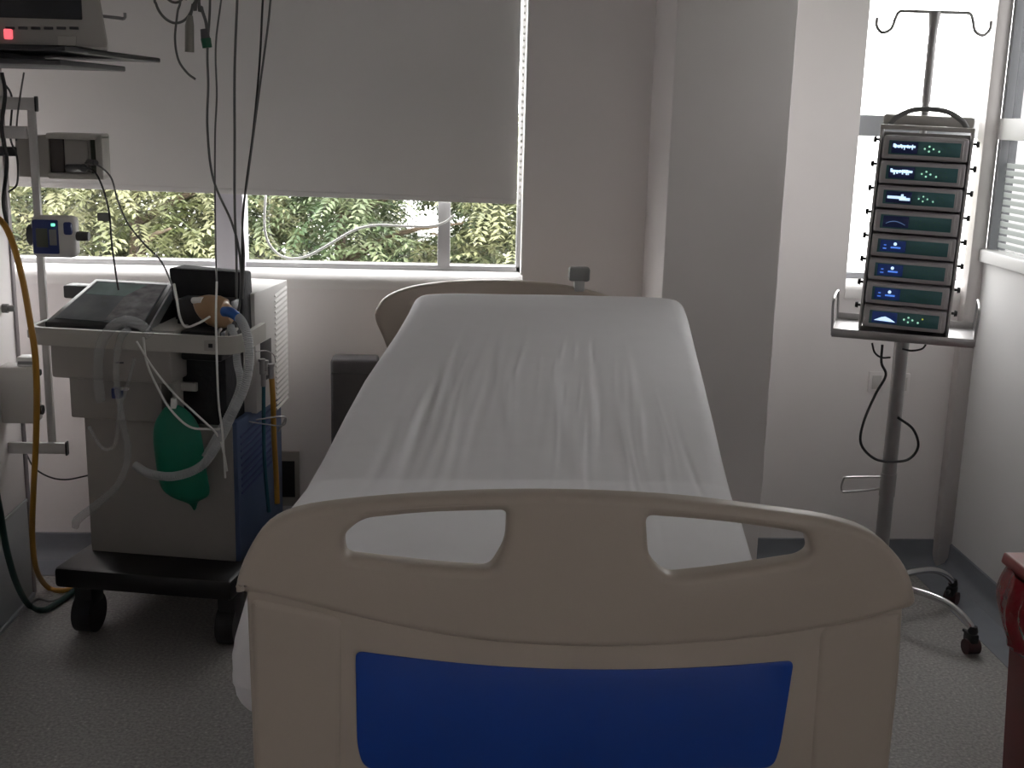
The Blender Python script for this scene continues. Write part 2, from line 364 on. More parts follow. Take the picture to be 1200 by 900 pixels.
def curve_solid(name, outer, holes, y, half, bev, m, parent, res=3, inv=None):
    """solid slab with rounded edges from an outline (x, z) and holes; centred on depth y"""
    from mathutils.geometry import tessellate_polygon
    def area(P): return sum(P[i][0]*P[(i+1) % len(P)][1]-P[(i+1) % len(P)][0]*P[i][1] for i in range(len(P)))/2
    def clean(P):
        Q = []
        for p in P:
            if not Q or (Vector(p)-Vector(Q[-1])).length > 5e-4: Q.append(tuple(p))
        if (Vector(Q[0])-Vector(Q[-1])).length < 5e-4: Q.pop()
        return Q
    loops = []
    for k, P in enumerate([outer]+holes):
        P = clean(P)
        if (area(P) > 0) != (k == 0): P = P[::-1]     # outer ccw, holes cw: left normal points into the material
        N = []
        for i in range(len(P)):
            a, b_, c = Vector(P[i-1]), Vector(P[i]), Vector(P[(i+1) % len(P)])
            t1, t2 = (b_-a).normalized(), (c-b_).normalized()
            n1, n2 = Vector((-t1.y, t1.x)), Vector((-t2.y, t2.x)); n_ = (n1+n2)
            n_ = n_.normalized() if n_.length > 1e-6 else n1
            N.append(n_/max(.5, n_.dot(n1)))
        loops.append((P, N))
    lay = [(bev*(1-sin(pi/2*k/res)), -half-bev+bev*(1-cos(pi/2*k/res)) ) for k in range(res+1)]
    lay = [(bev*(1-sin(pi/2*k/res)), -half-bev*cos(pi/2*k/res)) for k in range(res+1)]
    lay = lay+[(o_, -d_) for o_, d_ in lay[::-1]]
    bm = bmesh.new(); first, last = [], []
    for P, N in loops:
        R = [[bm.verts.new((p[0]+n_.x*o_, y+d_, p[1]+n_.y*o_)) for p, n_ in zip(P, N)] for o_, d_ in lay]
        for q in range(len(R)-1):
            for k in range(len(P)): bm.faces.new([R[q][k], R[q][(k+1) % len(P)], R[q+1][(k+1) % len(P)], R[q+1][k]])
        first.append(R[0]); last.append(R[-1])
    from mathutils.geometry import delaunay_2d_cdt
    def inside(q, poly):
        c = False
        for i in range(len(poly)):
            a, b_ = poly[i-1], poly[i]
            if (a.y > q.y) != (b_.y > q.y) and q.x < (b_.x-a.x)*(q.y-a.y)/(b_.y-a.y)+a.x: c = not c
        return c
    for rr_ in (first, last):
        flat = [v for r_ in rr_ for v in r_]; co = [Vector((v.co.x, v.co.z)) for v in flat]
        polys = [[Vector((v.co.x, v.co.z)) for v in r_] for r_ in rr_]; ed = []; o_ = 0
        for r_ in rr_:
            ed += [(o_+k, o_+(k+1) % len(r_)) for k in range(len(r_))]; o_ += len(r_)
        vs_, es_, fs_, ov, oe, of = delaunay_2d_cdt(co, ed, [], 0, 1e-7)
        vm = [flat[o2[0]] if o2 else bm.verts.new((p.x, rr_[0][0].co.y, p.y)) for p, o2 in zip(vs_, ov)]
        for f_ in fs_:
            c_ = sum((vs_[i] for i in f_), Vector((0, 0)))/len(f_)
            if inside(c_, polys[0]) and not any(inside(c_, h_) for h_ in polys[1:]):
                try: bm.faces.new([vm[i] for i in f_])
                except ValueError: pass
    mb = MB(); mb.bm.free(); mb.bm = bm
    return mb.build(name, m, parent, M=inv)
def smooth_px(pts, y, sub=6, closed=True):
    P = [Vector((q.x, q.z, 0)) for q in (Y(a, b_, y) for a, b_ in pts)]
    return [(p.x, p.y) for p in catmull(P, sub, closed)]
def rounded(pts, r, n=6):   # pts (x,z) polygon, r radius or list
    out = []; N = len(pts)
    for i in range(N):
        p = Vector(pts[i]); a = (Vector(pts[i-1])-p); b_ = (Vector(pts[(i+1) % N])-p)
        q = r[i] if isinstance(r, (list, tuple)) else r; q = min(q, a.length*.48, b_.length*.48)
        if q < 1e-5: out.append(tuple(p)); continue
        s, e = p+a.normalized()*q, p+b_.normalized()*q
        for k in range(n+1):
            t = k/n; out.append(tuple(s*(1-t)**2 + p*2*t*(1-t) + e*t*t))
    return out
def pxp(pts, y): return [(q.x, q.z) for q in (Y(a, b_, y) for a, b_ in pts)]
FY = 1.60
top_arc = [(275, 690), (279, 668), (291, 640), (312, 612), (345, 596), (400, 587), (480, 580), (560, 576), (640, 575), (720, 577), (800, 582), (870, 590), (940, 599), (985, 607), (1022, 620), (1050, 643), (1067, 668), (1075, 698)]
lip = [(1071, 712), (1062, 716), (1030, 724), (980, 736), (900, 749), (800, 758), (700, 761), (600, 757), (520, 747), (440, 731), (370, 714), (315, 700), (284, 696)]
top_arc = [(a, b_+6) for a, b_ in top_arc]
outer = smooth_px(top_arc+lip, FY, 3)
h1 = rounded(pxp([(402, 629), (424, 610), (500, 602.5), (594, 600), (593, 640), (574, 671), (520, 668), (404, 655)], FY), [.012, .02, .03, .010, .02, .012, .05, .012], 5)
h2 = rounded(pxp([(758, 606), (850, 613), (947, 627), (952, 650), (940, 658), (850, 672), (784, 679), (761, 657)], FY), [.012, .05, .012, .010, .012, .05, .016, .02], 5)
foot = curve_solid('footboard', outer, [h1, h2], FY+.022, .009, .013, BED, bed, 5, BI)
body = pxp([(287, 688), (400, 690), (670, 720), (950, 710), (1062, 700), (1056, 800), (1045, 900)], FY)
zb = .42
body = [body[0], body[1], body[2], body[3], body[4], body[5], body[6], (body[6][0]-.012, zb), (body[0][0]+.012, zb), (body[0][0]+.004, .65)]
curve_solid('footboard_lower_panel', body, [], FY+.024, .009, .008, BED, bed, 3, BI)
def stile(pts): curve_solid('footboard_stile', rounded(pxp(pts[:-2], FY)+pts[-2:], .016), [], FY+.019, .006, .010, BED, bed, 3, BI)
stile([(291, 701), (402, 724), (400, 899), (Y(400, 899, FY).x+.005, zb+.01), (Y(295, 899, FY).x+.008, zb+.01)])
stile([(962, 738), (1061, 716), (1043, 899), (Y(1043, 899, FY).x-.006, zb+.01), (Y(953, 899, FY).x, zb+.01)])
bp = [(416, 765), (470, 772), (560, 782), (660, 787), (760, 787), (850, 783), (932, 776), (924, 896)]
bpw = pxp(bp, FY); zc = Y(600, 899, FY).z
bpw = bpw[:7] + [(bpw[6][0]-.010, zc+.03), (bpw[6][0]-.018, zc-.006), (bpw[0][0]+.012, zc-.006), (bpw[0][0]+.002, zc+.03)]
curve_solid('blue_panel', rounded(bpw, [.012, .1, .1, .1, .1, .1, .012, .03, .03, .03, .03], 6), [], FY+.0075, .001, .002, BLUE, bed, 2, BI)
# headboard
HY = 3.66
ha = [(-.235, .96), (-.228, 1.00), (-.195, 1.035), (-.12, 1.064), (0, 1.082), (.17, 1.089), (.33, 1.078), (.43, 1.060), (.50, 1.04), (.56, 1.01), (.60, .96), (.615, .80), (.55, .60), (-.12, .60), (-.195, .86)]
hh1 = rounded([(-.10, .98), (-.02, 1.03), (.10, 1.04), (.10, .97), (-.08, .95)], .015); hh2 = rounded([(.28, 1.04), (.42, 1.03), (.5, .98), (.48, .95), (.28, .97)], .015)
curve_solid('headboard', [(p.x, p.y) for p in catmull([Vector((a, b_, 0)) for a, b_ in ha], 4, True)], [hh1, hh2], HY+.02, .012, .012, BED, bed, 4, BI)
# frame, deck, backrest plate, lift columns, castors
mb = MB(); mb.box((-.22, 1.66, .50), (.52, 3.64, .56), .01)
mb.box((-.12, 1.75, .30), (.44, 3.5, .36), .01).box((-.05, 1.80, .18), (.36, 1.9, .30), .01).box((-.05, 3.30, .18), (.36, 3.4, .30), .01)
mb.build('frame', CASEW, bed, M=BI)
MB().box((-.26, 1.70, .57), (.50, 2.44, .66), .01).build('foot_deck', CASEW, bed, M=BI)
MB().hexa([(-.20, 2.45, .60), (.54, 2.45, .60), (.60, 3.44, .83), (-.10, 3.44, .83), (-.20, 2.45, .65), (.54, 2.45, .65), (.60, 3.44, .88), (-.10, 3.44, .88)], .008).build('back_deck', CASEW, bed, M=BI)
for yy in (2.15, 3.1): MB().box((.08, yy-.06, .34), (.24, yy+.06, .52), .01).build('lift_column', GRIP, bed, M=BI)
for sx in (-.16, .50):
    for yy in (1.85, 3.35):
        c = MB(); c.box((sx-.02, yy-.05, .13), (sx+.02, yy+.03, .19), .008).box((min(sx, BX), yy-.03, .19), (max(sx, BX), yy+.03, .24), .006)
        co = c.build('caster', GRIP, bed, M=BI)
        MB().cyl((sx-.022, yy, .075), (sx+.022, yy, .075), .075, n=28).build('wheel', DARK, co, M=BI)

# mattress in its fitted sheet
st = [(1.70, -.322, .515, .80), (1.78, -.338, .53, .812), (1.97, -.345, .558, .822), (2.3, -.334, .603, .823), (2.45, -.31, .617, .828), (2.6, -.286, .630, .856), (2.8, -.257, .648, .900), (3.0, -.224, .665, .944), (3.3, -.157, .689, 1.012), (3.44, -.13, .70, 1.045), (3.53, -.118, .705, 1.062)]
def interp(t):
    for i in range(len(st)-1):
        if t <= st[i+1][0] or i == len(st)-2:
            k = (t-st[i][0])/(st[i+1][0]-st[i][0]); k = max(0, min(1, k)); a, b_ = st[i], st[i+1]
            return [a[j]*(1-k)+b_[j]*k for j in range(4)]
rnd = random.Random(3); folds = []
def addf(n, xr, yr, lr, ar, sr):
    for i in range(n):
        folds.append((rnd.uniform(*xr), rnd.uniform(*yr), rnd.uniform(*lr), rnd.uniform(*ar)*(1 if rnd.random() > .35 else -1), rnd.uniform(*sr)))
addf(34, (-.80, .80), (2.55, 2.95), (.12, .30), (.002, .0055), (.018, .036))     # u = -1..1 across
addf(16, (-.70, -.05), (2.65, 3.05), (.14, .28), (.004, .0080), (.018, .034))
addf(22, (-.75, .55), (2.85, 3.15), (.06, .14), (.001, .003), (.008, .014))
addf(14, (.1, .95), (2.3, 2.8), (.1, .3), (.0015, .004), (.008, .016))
def wrinkle(u, y):
    h = 0
    for uc, yc, ln, am, sg in folds:
        dy = (y-yc)/ln
        if abs(dy) > 2.2: continue
        # folds fan: centre drifts toward the middle with height, with a slight wobble
        c = uc*(1 - .10*(y-yc)) - .10*(y-yc)*(1 if uc < 0 else .15) + .012*sin(9*y+uc*20)
        du = (u-c)/(sg*1.25)
        if abs(du) > 3: continue
        h += .75*am*exp(-du*du)*exp(-dy*dy*1.6)
    h += .0015*sin(7*u+3*y)*sin(3*y)
    return h
NS = 250; NT = 230; th = .135; mb = MB(); rings = []
ys = [1.735+(3.53-1.735)*i/NS for i in range(NS+1)]
prof = []   # cross-section params: (kind,u,drop)
rr = .045
secN = 10
for j in range(NT+1): prof.append(('t', -1+2*j/NT, 0))
for k in range(1, secN+1): prof.append(('r', pi/2*k/secN, 1))
prof += [('s', .35, 1), ('s', .7, 1)]
for k in range(secN//2+1): prof.append(('b', pi/2*k/(secN//2), 1))
for k in range(secN//2, -1, -1): prof.append(('b', pi/2*k/(secN//2), -1))
prof += [('s', .7, -1), ('s', .35, -1)]
for k in range(secN, 0, -1): prof.append(('r', pi/2*k/secN, -1))
def section(yv, inset, zin):
    _, L, R, z = interp(yv); slope = .232 if yv > 2.5 else (.0 if yv < 2.35 else .232*(yv-2.35)/.15)
    dl = sin(math.atan(slope)); cl = cos(math.atan(slope))
    cx = (L+R)/2; hw = (R-L)/2-inset; th2 = th
    out = []
    for kd, a, sd in prof:
        if kd == 't':
            x = a*(hw-rr); h = 0 + wrinkle(a, yv)*(1 if inset == 0 else .3) - .006*abs(a)**6
            d = h - zin
        elif kd == 'r': x = sd*(hw-rr+rr*sin(a)); d = -.006-rr+rr*cos(a) - zin
        elif kd == 's': x = sd*(hw+.004*sin(a*pi)); d = -.006-rr-(th2-2*rr)*a - zin*(1-2*a)
        else: x = sd*(hw-rr+rr*cos(a)); d = -(th2-rr)-rr*sin(a) + zin
        out.append(Vector((cx+x, yv-dl*d, z+cl*d)))
    return out
secs = []
re_ = .055
for k in range(7):
    a = pi/2*k/7; v = section(ys[0]+0*re_, re_*(1-sin(a)), (re_*.8)*(1-sin(a))); off = -re_*cos(a)
    secs.append([p+Vector((0, off, 0)) for p in v])
for yv in ys: secs.append(section(yv, 0, 0))
for k in range(6, -1, -1):
    a = pi/2*k/7; v = section(ys[-1], re_*(1-sin(a)), (re_*.8)*(1-sin(a))); off = re_*cos(a)
    secs.append([p+Vector((0, off*.974, off*.226)) for p in v])
VV = [[mb.bm.verts.new(p) for p in s_] for s_ in secs]; n = len(VV[0])
for i in range(len(VV)-1):
    for k in range(n): mb.bm.faces.new([VV[i][k], VV[i][(k+1) % n], VV[i+1][(k+1) % n], VV[i+1][k]])
for ring_ in (VV[0], VV[-1]):
    cv = mb.bm.verts.new(sum((v.co for v in ring_), Vector())/n)
    for k in range(n): mb.bm.faces.new([ring_[k], ring_[(k+1) % n], cv])
o = mb.build('mattress', SHEET); tag(o, 'mattress in a wrinkled white fitted sheet with raised head end, on the cream bed', 'mattress')

# clamp on the headboard
c = thing('bracket', (.395, HY, 1.09), 'small grey plastic clamp sitting on top of the headboard', 'bracket'); I = rel(c)
a, b_ = Y(667, 313, HY), Y(691, 330, HY)
MB().box((a.x, HY-.01, b_.z), (b_.x, HY+.03, a.z), .008).build('clamp_head', GRIP, c, M=I)
MB().box((a.x+.018, HY-.008, 1.06), (b_.x-.016, HY+.028, b_.z+.003), .004).build('clamp_stem', mat('light_clamp', (.4, .4, .4), .4), c, M=I)

# grey padded box between bed and window wall
a = Y(387, 421, 3.96)
o = MB().box((a.x, 3.96, .02), (-.246, 4.06, a.z), .012, seg=3).build('storage_bin', GREYBOX); tag(o, 'dark grey upright bin standing under the window beside the bed head', 'bin')
MB().box((a.x+.004, 3.957, a.z-.05), (-.266, 3.962, a.z-.046)).build('lid_seam', DARK, o)
MB().box((a.x+.01, 3.97, 0), (-.272, 4.05, .022)).build('plinth', BLACK, o)

# ------------------------------------------------------------------ INFUSION STAND
SB = radians(22)
SP = Vector((1.405, 3.6, 0))
stand = thing('infusion_stand', SP, 'steel infusion stand on castors carrying the pump tower by the corner', 'infusion stand', -SB); I = rel(stand)
MB().cyl((0, 0, .13), (0, 0, .972), .0225, n=24).build('lower_pole', STEEL, stand)
MB().cyl((0, .0, .975), (0, .0, 1.66), .0105).cyl((0, 0, .955), (0, 0, .99), .018).build('upper_pole', STEEL, stand)
zt = Y(1093, 14, 3.6).z
MB().cyl((0, 0, 1.655), (0, 0, zt-.05), .0125).cyl((0, 0, zt-.05), (0, 0, zt), .0125, .018).build('hook_pole', STEEL, stand)
# double hook bar faces the room
hb = MB()
L_ = [Vector(p) for p in ((-.17, 0, zt-.02), (-.168, 0, zt-.045), (-.15, 0, zt-.062), (-.125, 0, zt-.05), (-.115, 0, zt-.02), (-.105, 0, zt-.002), (-.08, 0, zt), (-.04, 0, zt), (0, 0, zt))]
R_ = [Vector((-p.x, 0, p.z)) for p in L_[::-1]][1:]
hb.tube(L_+R_, .0045, 10, 5, M=Matrix.Rotation(SB-.02, 4, 'Z')); hb.build('hook_bar', STEEL, stand)
# tray with rail
tw, tz = .203, .978; ta, tb = -.165, .055
tr = MB(); tr.box((-tw, ta, tz-.004), (tw, tb, tz)).box((-tw, ta-.003, tz-.022), (tw, ta, tz+.004), .001).box((-tw, tb, tz-.018), (tw, tb+.003, tz+.02), .001).box((-tw-.003, ta, tz-.018), (-tw, tb, tz+.004)).box((tw, ta, tz-.018), (tw+.003, tb, tz+.004))
tr = tr.build('tray', STEEL, stand)
for sx in (-1, 1):
    MB().tube([(sx*tw, ta+.005, tz-.005), (sx*(tw+.004), ta+.005, tz+.07), (sx*(tw+.004), ta+.03, tz+.095), (sx*(tw+.004), tb-.04, tz+.095), (sx*(tw+.004), tb-.01, tz+.07), (sx*tw, tb-.005, tz-.005)], .004, 8, 5).build('tray_rail', STEEL, tr)
zb1 = Y(1010, 572, 3.55).z
MB().tube([(-.02, 0, zb1+.022), (-.13, -.03, zb1+.026), (-.15, -.032, zb1+.020), (-.152, -.03, zb1-.018), (-.13, -.03, zb1-.022), (-.02, 0, zb1-.018)], .0035, 8, 4, M=Matrix.Rotation(SB*.8, 4, 'Z')).cyl((0, 0, zb1-.04), (0, 0, zb1+.035), .025).build('cable_bracket', STEEL, stand)
MB().lathe([(.045, .10), (.05, .115), (.045, .14), (.026, .155)], None).build('hub', STEEL, stand)
for k in range(5):
    an = radians(-50+72*k)+SB; dx, dy = cos(an), sin(an); q = lambda r, z: Vector((dx*r, dy*r, z))
    lg = MB().tube([q(.03, .128), q(.12, .142), q(.22, .14), q(.285, .118), q(.325, .085), q(.332, .06)], .011, 12, 6).build('leg', CHROME, stand)
    c = q(.332, 0); px_, py_ = -dy, dx
    cs = MB(); cs.lathe([(.014, .068), (.016, .074), (.012, .09)], Matrix.Translation(c))
    M = Matrix.Translation(c) @ Matrix.Rotation(an+1.0+k, 4, 'Z')
    cs.box((-.014, -.018, .034), (.014, .03, .068), .006, M=M); cs.box((-.006, .02, .052), (.006, .05, .062), .003, M=M)
    cs = cs.build('caster', BLACK, lg)
CR = mat('caster_rubber', (.05, .014, .014), .5)
for lg in [o for o in stand.children if o.name.startswith('leg')]:
    for cs in lg.children:
        bb = [Vector(v) for v in cs.bound_box]; cen = sum(bb, Vector())/8
        v0 = cs.data.vertices
        k = [o for o in stand.children if o.name.startswith('leg')].index(lg)
        an = radians(-50+72*k)+SB; c = Vector((cos(an)*.332, sin(an)*.332, 0)); M = Matrix.Translation(c) @ Matrix.Rotation(an+1.0+k, 4, 'Z')
        w_ = MB(); w_.cyl(M @ Vector((-.021, 0, .024)), M @ Vector((.021, 0, .024)), .024, n=24); w_.build('wheel', CR, lg)

# pump rack
LEAN = radians(1.2)
rack = thing('pump_rack', SP+Vector((0, 0, tz)), 'grey rack with carrying handle holding eight stacked infusion pumps', 'rack', -SB)
rack.rotation_euler = (0, LEAN, -SB)
PW = .118; H8 = .0715; RH = 8*H8+.016
MB().box((-PW-.012, -.135, .001), (-PW-.004, -.024, RH+.01), .003).build('side_plate', RACKG, rack)
MB().box((PW+.004, -.135, .001), (PW+.012, -.024, RH+.01), .003).build('side_plate', RACKG, rack)
MB().box((-PW-.004, -.028, .001), (PW+.004, -.024, RH)).build('rear_plate', RACKG, rack)
MB().box((-PW-.012, -.137, RH+.008), (PW+.012, -.024, RH+.022), .003).box((-PW-.01, -.06, RH+.02), (PW+.01, -.024, RH+.052), .008).build('top_cover', mat('rack_top', (.50, .48, .46), .4, metal=.3), rack)
MB().tube([(-.108, -.10, RH+.02), (-.09, -.10, RH+.042), (-.05, -.10, RH+.064), (0, -.10, RH+.07), (.05, -.10, RH+.064), (.09, -.10, RH+.042), (.108, -.10, RH+.02)], [.008, .008, .0075, .0075, .0075, .008, .008], 12, 5).build('carry_handle', GRIP, rack)
for i in range(8):
    zc = .012+H8*(i+.72)
    for sx in (-1, 1):
        k = MB(); x0 = sx*(PW+.012); k.cyl((x0, -.06, zc), (x0+sx*.012, -.06, zc), .004); k.cyl((x0+sx*.010, -.06, zc), (x0+sx*.019, -.06, zc), .010, .008)
        k.build('locking_knob', BLACK, rack)
MB().box((-PW-.014, -.124, .305), (-PW-.011, -.10, .325), .001).build('red_sticker', mat('red_mark', (.25, .03, .05), .5), rack)

descr = ['topmost of the stack, white scribbled text on its display', 'second from the top, white text on its display', 'third from the top, white bar with a small peak on its display', 'fourth from the top with a dim blue arc and unlit keys', 'fifth from the top, a bright dot on dark blue display', 'sixth from the top, bright dot and faint green keys', 'seventh from the top, bright dot right above the lowest pump', 'lowest of the stack, glowing white hill shape and lit green keys']
for i in range(8):
    z0 = tz+.012+H8*(7-i)
    p = thing('infusion_pump', (SP.x, SP.y, z0), 'grey infusion pump, '+descr[i], 'infusion pump', -SB, 'infusion pumps stacked in the rack')
    hh = H8-.0055; fy = -.146
    p.matrix_world = Matrix.Translation((SP.x, SP.y, tz)) @ Matrix.Rotation(-SB, 4, 'Z') @ Matrix.Rotation(LEAN, 4, 'Y') @ Matrix.Translation((0, 0, z0-tz))
    MB().box((-PW, fy, 0), (PW, -.032, hh), .006).box((-PW+.004, fy-.006, .003), (PW-.012, fy+.01, hh-.004), .003).build('housing', PUMPG, p)
    face = MB().box((-PW+.018, fy-.0075, .013), (PW-.020, fy-.005, hh-.013), .001).build('control_panel', PUMPF, p)
    yf = fy-.0085
    dis = MB().box((-PW+.026, yf-.0005, .017), (-.020, yf+.002, hh-.016), .0005).build('display', NAVY if i < 4 else LEDB, p)
    g = MB(); zc = hh/2
    xa, xb = -PW+.034, -.026
    def seg(x0, z0_, x1_, z1_): g.box((min(x0, x1_), yf-.0015, min(z0_, z1_)), (max(x0, x1_), yf, max(z0_, z1_)))
    if i in (0, 1):
        rr_ = random.Random(i+5)
        seg(xa-.004, zc+.001, xa+.002, zc+.011); seg(xa, zc+.001, xb, zc+.007)
        x = xa
        while x < xb-.004:
            seg(x, zc+rr_.uniform(-.006, .001), x+rr_.uniform(.002, .006), zc+rr_.uniform(.005, .010)); x += rr_.uniform(.004, .009)
        g.build('display_text', LEDW, dis)
    elif i == 2:
        seg(xa-.004, zc-.004, xb-.01, zc+.004); seg(xa+.03, zc-.008, xb+.002, zc); seg(xa+.034, zc+.003, xa+.041, zc+.010); g.build('display_text', LEDW, dis)
    elif i == 3:
        g.tube([(xa, yf, zc-.006), (xa+.012, yf, zc), (xa+.027, yf, zc+.002), (xa+.042, yf, zc-.002), (xa+.055, yf, zc-.008)], .0012, 6, 3); g.build('display_text', mat('dim_display_arc', (.2, .35, .6), .5, emit=(.2, .35, .7), estr=.35), dis)
    elif i in (4, 5, 6):
        g.lathe([(.0005, -.0015), (.0048, -.001), (.0048, .001), (.0005, .0015)], Matrix.Translation((xa+.034, yf-.001, zc+.007)) @ Matrix.Rotation(pi/2, 4, 'X'), 16)
        g.build('display_light', LEDW, dis)
        g2 = MB(); g2.box((xa+.022, yf-.0012, zc-.006), (xa+.05, yf-.0002, zc-.001)).box((xa, yf-.0012, zc-.009), (xa+.01, yf-.0002, zc-.006)).box((xa+.002, yf-.0012, zc+.001), (xa+.009, yf-.0002, zc+.004)); g2.build('display_text', mat('blue_glow', (.1, .25, .7), .5, emit=(.08, .22, .8), estr=.6) if i == 4 else bpy.data.materials['blue_glow'], dis)
    else:
        g.prism([(xa-.002, zc-.009), (xa+.06, zc-.011), (xa+.045, zc-.002), (xa+.03, zc+.004), (xa+.018, zc+.001)], .0015, M=Matrix.Translation((0, yf-.0015, 0))); g.build('display_text', LEDW, dis)
    # keys
    cx = .012; kk = [(cx-.012, 0), (cx, .007), (cx+.012, 0), (cx, -.007), (cx+.028, -.006)]
    lit = i in (0, 1, 7)
    for (kx, kz) in kk:
        MB().lathe([(.0028 if lit else .0024, -.001), (.0028 if lit else .0024, .001)], Matrix.Translation((kx, yf, zc+kz)) @ Matrix.Rotation(pi/2, 4, 'X'), 10).build('key', KEYL if lit else (KEYD if i != 2 else bpy.data.materials['lit_key']), p)
    for (kx, kz, ky) in ((cx+.040, .006, i == 7), (cx+.052, .006, False), (cx+.044, -.006, False), (cx+.057, -.006, False)):
        MB().box((kx-.0022, yf-.001, zc+kz-.0018), (kx+.0022, yf+.001, zc+kz+.0018)).build('key', KEYY if ky else KEYD, p)

# black cord of the stand
def cord(name, pts, r, m, label, cat='cable', sub=8, n=8):
    o = MB().tube(pts, r, n, sub).build(name, m); tag(o, label, cat); return o
cord('looped_cable', [Y(1034, 404, 3.52), Y(1033, 425, 3.52), Y(1038, 440, 3.51), Y(1026, 462, 3.50), Y(1012, 495, 3.49), Y(1009, 520, 3.49), Y(1024, 537, 3.49), Y(1044, 541, 3.50), Y(1065, 538, 3.52), Y(1076, 523, 3.54), Y(1070, 503, 3.56), Y(1052, 489, 3.57)], .0042, BCORD, 'black power cord looped around the pole of the infusion stand')
cord('looped_cable', [Y(1022, 402, 3.54), Y(1025, 413, 3.54), Y(1033, 419, 3.54), Y(1043, 419, 3.55)], .003, BCORD, 'short black cord loop under the pump tray beside the pole')
cord('looped_cable', [Y(1058, 409, 3.53), Y(1068, 411, 3.5), Y(1080, 409, 3.5), Y(1085, 404, 3.5)], .003, BCORD, 'thin dark cord arc hanging below the tray toward the corner')

# ------------------------------------------------------------------ RED BIN
bz = .635
c1 = Z(1176, 641, bz)
bn = thing('pedal_bin', (c1.x+.145, c1.y-.22, 0), 'red lidded waste bin lined with a glossy red bag by the partition wall', 'waste bin', radians(0))
bw, bd = .16, .20
def tap(mb, x0, y0, z0, x1, y1, z1, bev): return mb.hexa([(-x0, -y0, z0), (x0, -y0, z0), (x0, y0, z0), (-x0, y0, z0), (-x1, -y1, z1), (x1, -y1, z1), (x1, y1, z1), (-x1, y1, z1)], bev)
tap(MB(), bw-.045, bd-.05, 0, bw-.02, bd-.02, bz-.03, .012).build('bin_body', REDBIN, bn)
ld = tap(MB(), bw, bd, bz-.03, bw-.004, bd-.004, bz-.002, .006)
ld.build('lid', REDLID, bn)
MB().box((-bw+.045, -bd+.05, bz-.002), (bw-.045, bd-.05, bz+.008), .005, seg=3).build('lid_panel', REDLID, bn)
bg = MB(); bm = bg.bm; NR = 72; prev = None; rb = random.Random(2)
ph = [rb.uniform(0, 6) for _ in range(6)]
for iz in range(15):
    t = iz/14; z = bz-.025-.165*t; ring = []
    bul = .024+.024*sin(pi*min(1, t*1.15))-.012*t
    for k in range(NR):
        a = 2*pi*k/NR; ca, sa = cos(a), sin(a); e = 5
        rs = 1/((abs(ca)/(bw-.012))**e+(abs(sa)/(bd-.012))**e)**(1/e)
        rs += bul+.005*sin(7*a+ph[0]+2*t)*t+.004*sin(15*a+ph[1]-3*t)+.006*t*sin(23*a+ph[2])
        if t > .93: rs -= .02
        ring.append(bm.verts.new((ca*rs, sa*rs, z-.022*t*sin(3*a+ph[3]))))
    if prev:
        for k in range(NR): bm.faces.new([prev[k], prev[(k+1) % NR], ring[(k+1) % NR], ring[k]])
    prev = ring
bg.build('bin_bag', REDBAG, bn)

# ------------------------------------------------------------------ VENTILATOR
VA = radians(10.5); O = Vector((-.645, 3.47, 0)); vf = Vector((sin(VA), cos(VA), 0)); vr = Vector((cos(VA), -sin(VA), 0))
def C(px, py, v):
    d = ray(px, py); t = (v-(CAM-O).dot(vf))/d.dot(vf); p = CAM+d*t; q = p-O
    return Vector((q.dot(vr), v, p.z))
vent = thing('ventilator', O, 'beige hospital ventilator on a black wheeled base under the window', 'ventilator', -VA)
# base slab
bs = MB()
a = C(64, 668, -.14); b_ = C(270, 690, -.14)
zt_ = .235
bs.hexa([(a.x, -.15, .17), (.04, -.15, .17), (.05, .42, .17), (a.x+.02, .42, .17), (a.x, -.15, zt_), (.04, -.15, zt_), (.05, .42, zt_), (a.x+.02, .42, zt_)], .014)
bs.build('base', mat('base_black', (.012, .011, .013), .35), vent)
for cx, cy in ((a.x+.06, -.06), (.0, -.06), (a.x+.08, .36), (.0, .36)):
    k = MB().box((cx-.03, cy-.035, .085), (cx+.03, cy+.05, .17), .012).build('caster', BLACK, vent)
    MB().cyl((cx-.028, cy, .062), (cx+.028, cy, .062), .062, n=28).build('wheel', BLACK, k)
LW = -C(102, 560, 0).x     # width of the lower cabinet
lt = C(190, 492, 0).z
MB().box((-LW, 0, zt_), (-.001, .40, lt), .006).build('lower_cabinet', CASED, vent)
sp_ = MB().box((-.012, .004, zt_+.001), (.012, .41, lt+.005), .003).build('side_panel', DBLUE, vent)
for k in range(9):
    z = .62-.022*k; MB().hexa([(.011, .03, z), (.014, .03, z), (.014, .30, z+.02), (.011, .30, z+.02), (.011, .03, z+.007), (.014, .03, z+.007), (.014, .30, z+.027), (.011, .30, z+.027)]).build('vent_slot', NAVY, sp_)
# mid body
mtop = C(120, 447, -.05).z
mlx = C(82, 470, -.04).x
MB().box((mlx, -.04, lt+.001), (-.20, .38, mtop+.03), .006).build('mid_body', CASED, vent)
MB().box((C(207, 440, -.03).x, -.03, lt+.001), (-.004, .12, .90), .006).build('dark_side_unit', BLACKFAB, vent)
q = C(78, 490, -.02)
# upper head with drawer front
dl, dr = C(59, 420, -.14), C(200, 420, -.14)
dt, db = C(120, 393, -.14).z, C(120, 446, -.14).z
drw = MB().box((dl.x, -.14, db), (dr.x, .30, dt), .008).build('head_unit', CASED, vent)
q = C(140, 425, -.143); MB().box((q.x-.012, -.144, q.z-.003), (q.x+.012, -.139, q.z+.003), .001).build('lock_slot', DARK, drw)
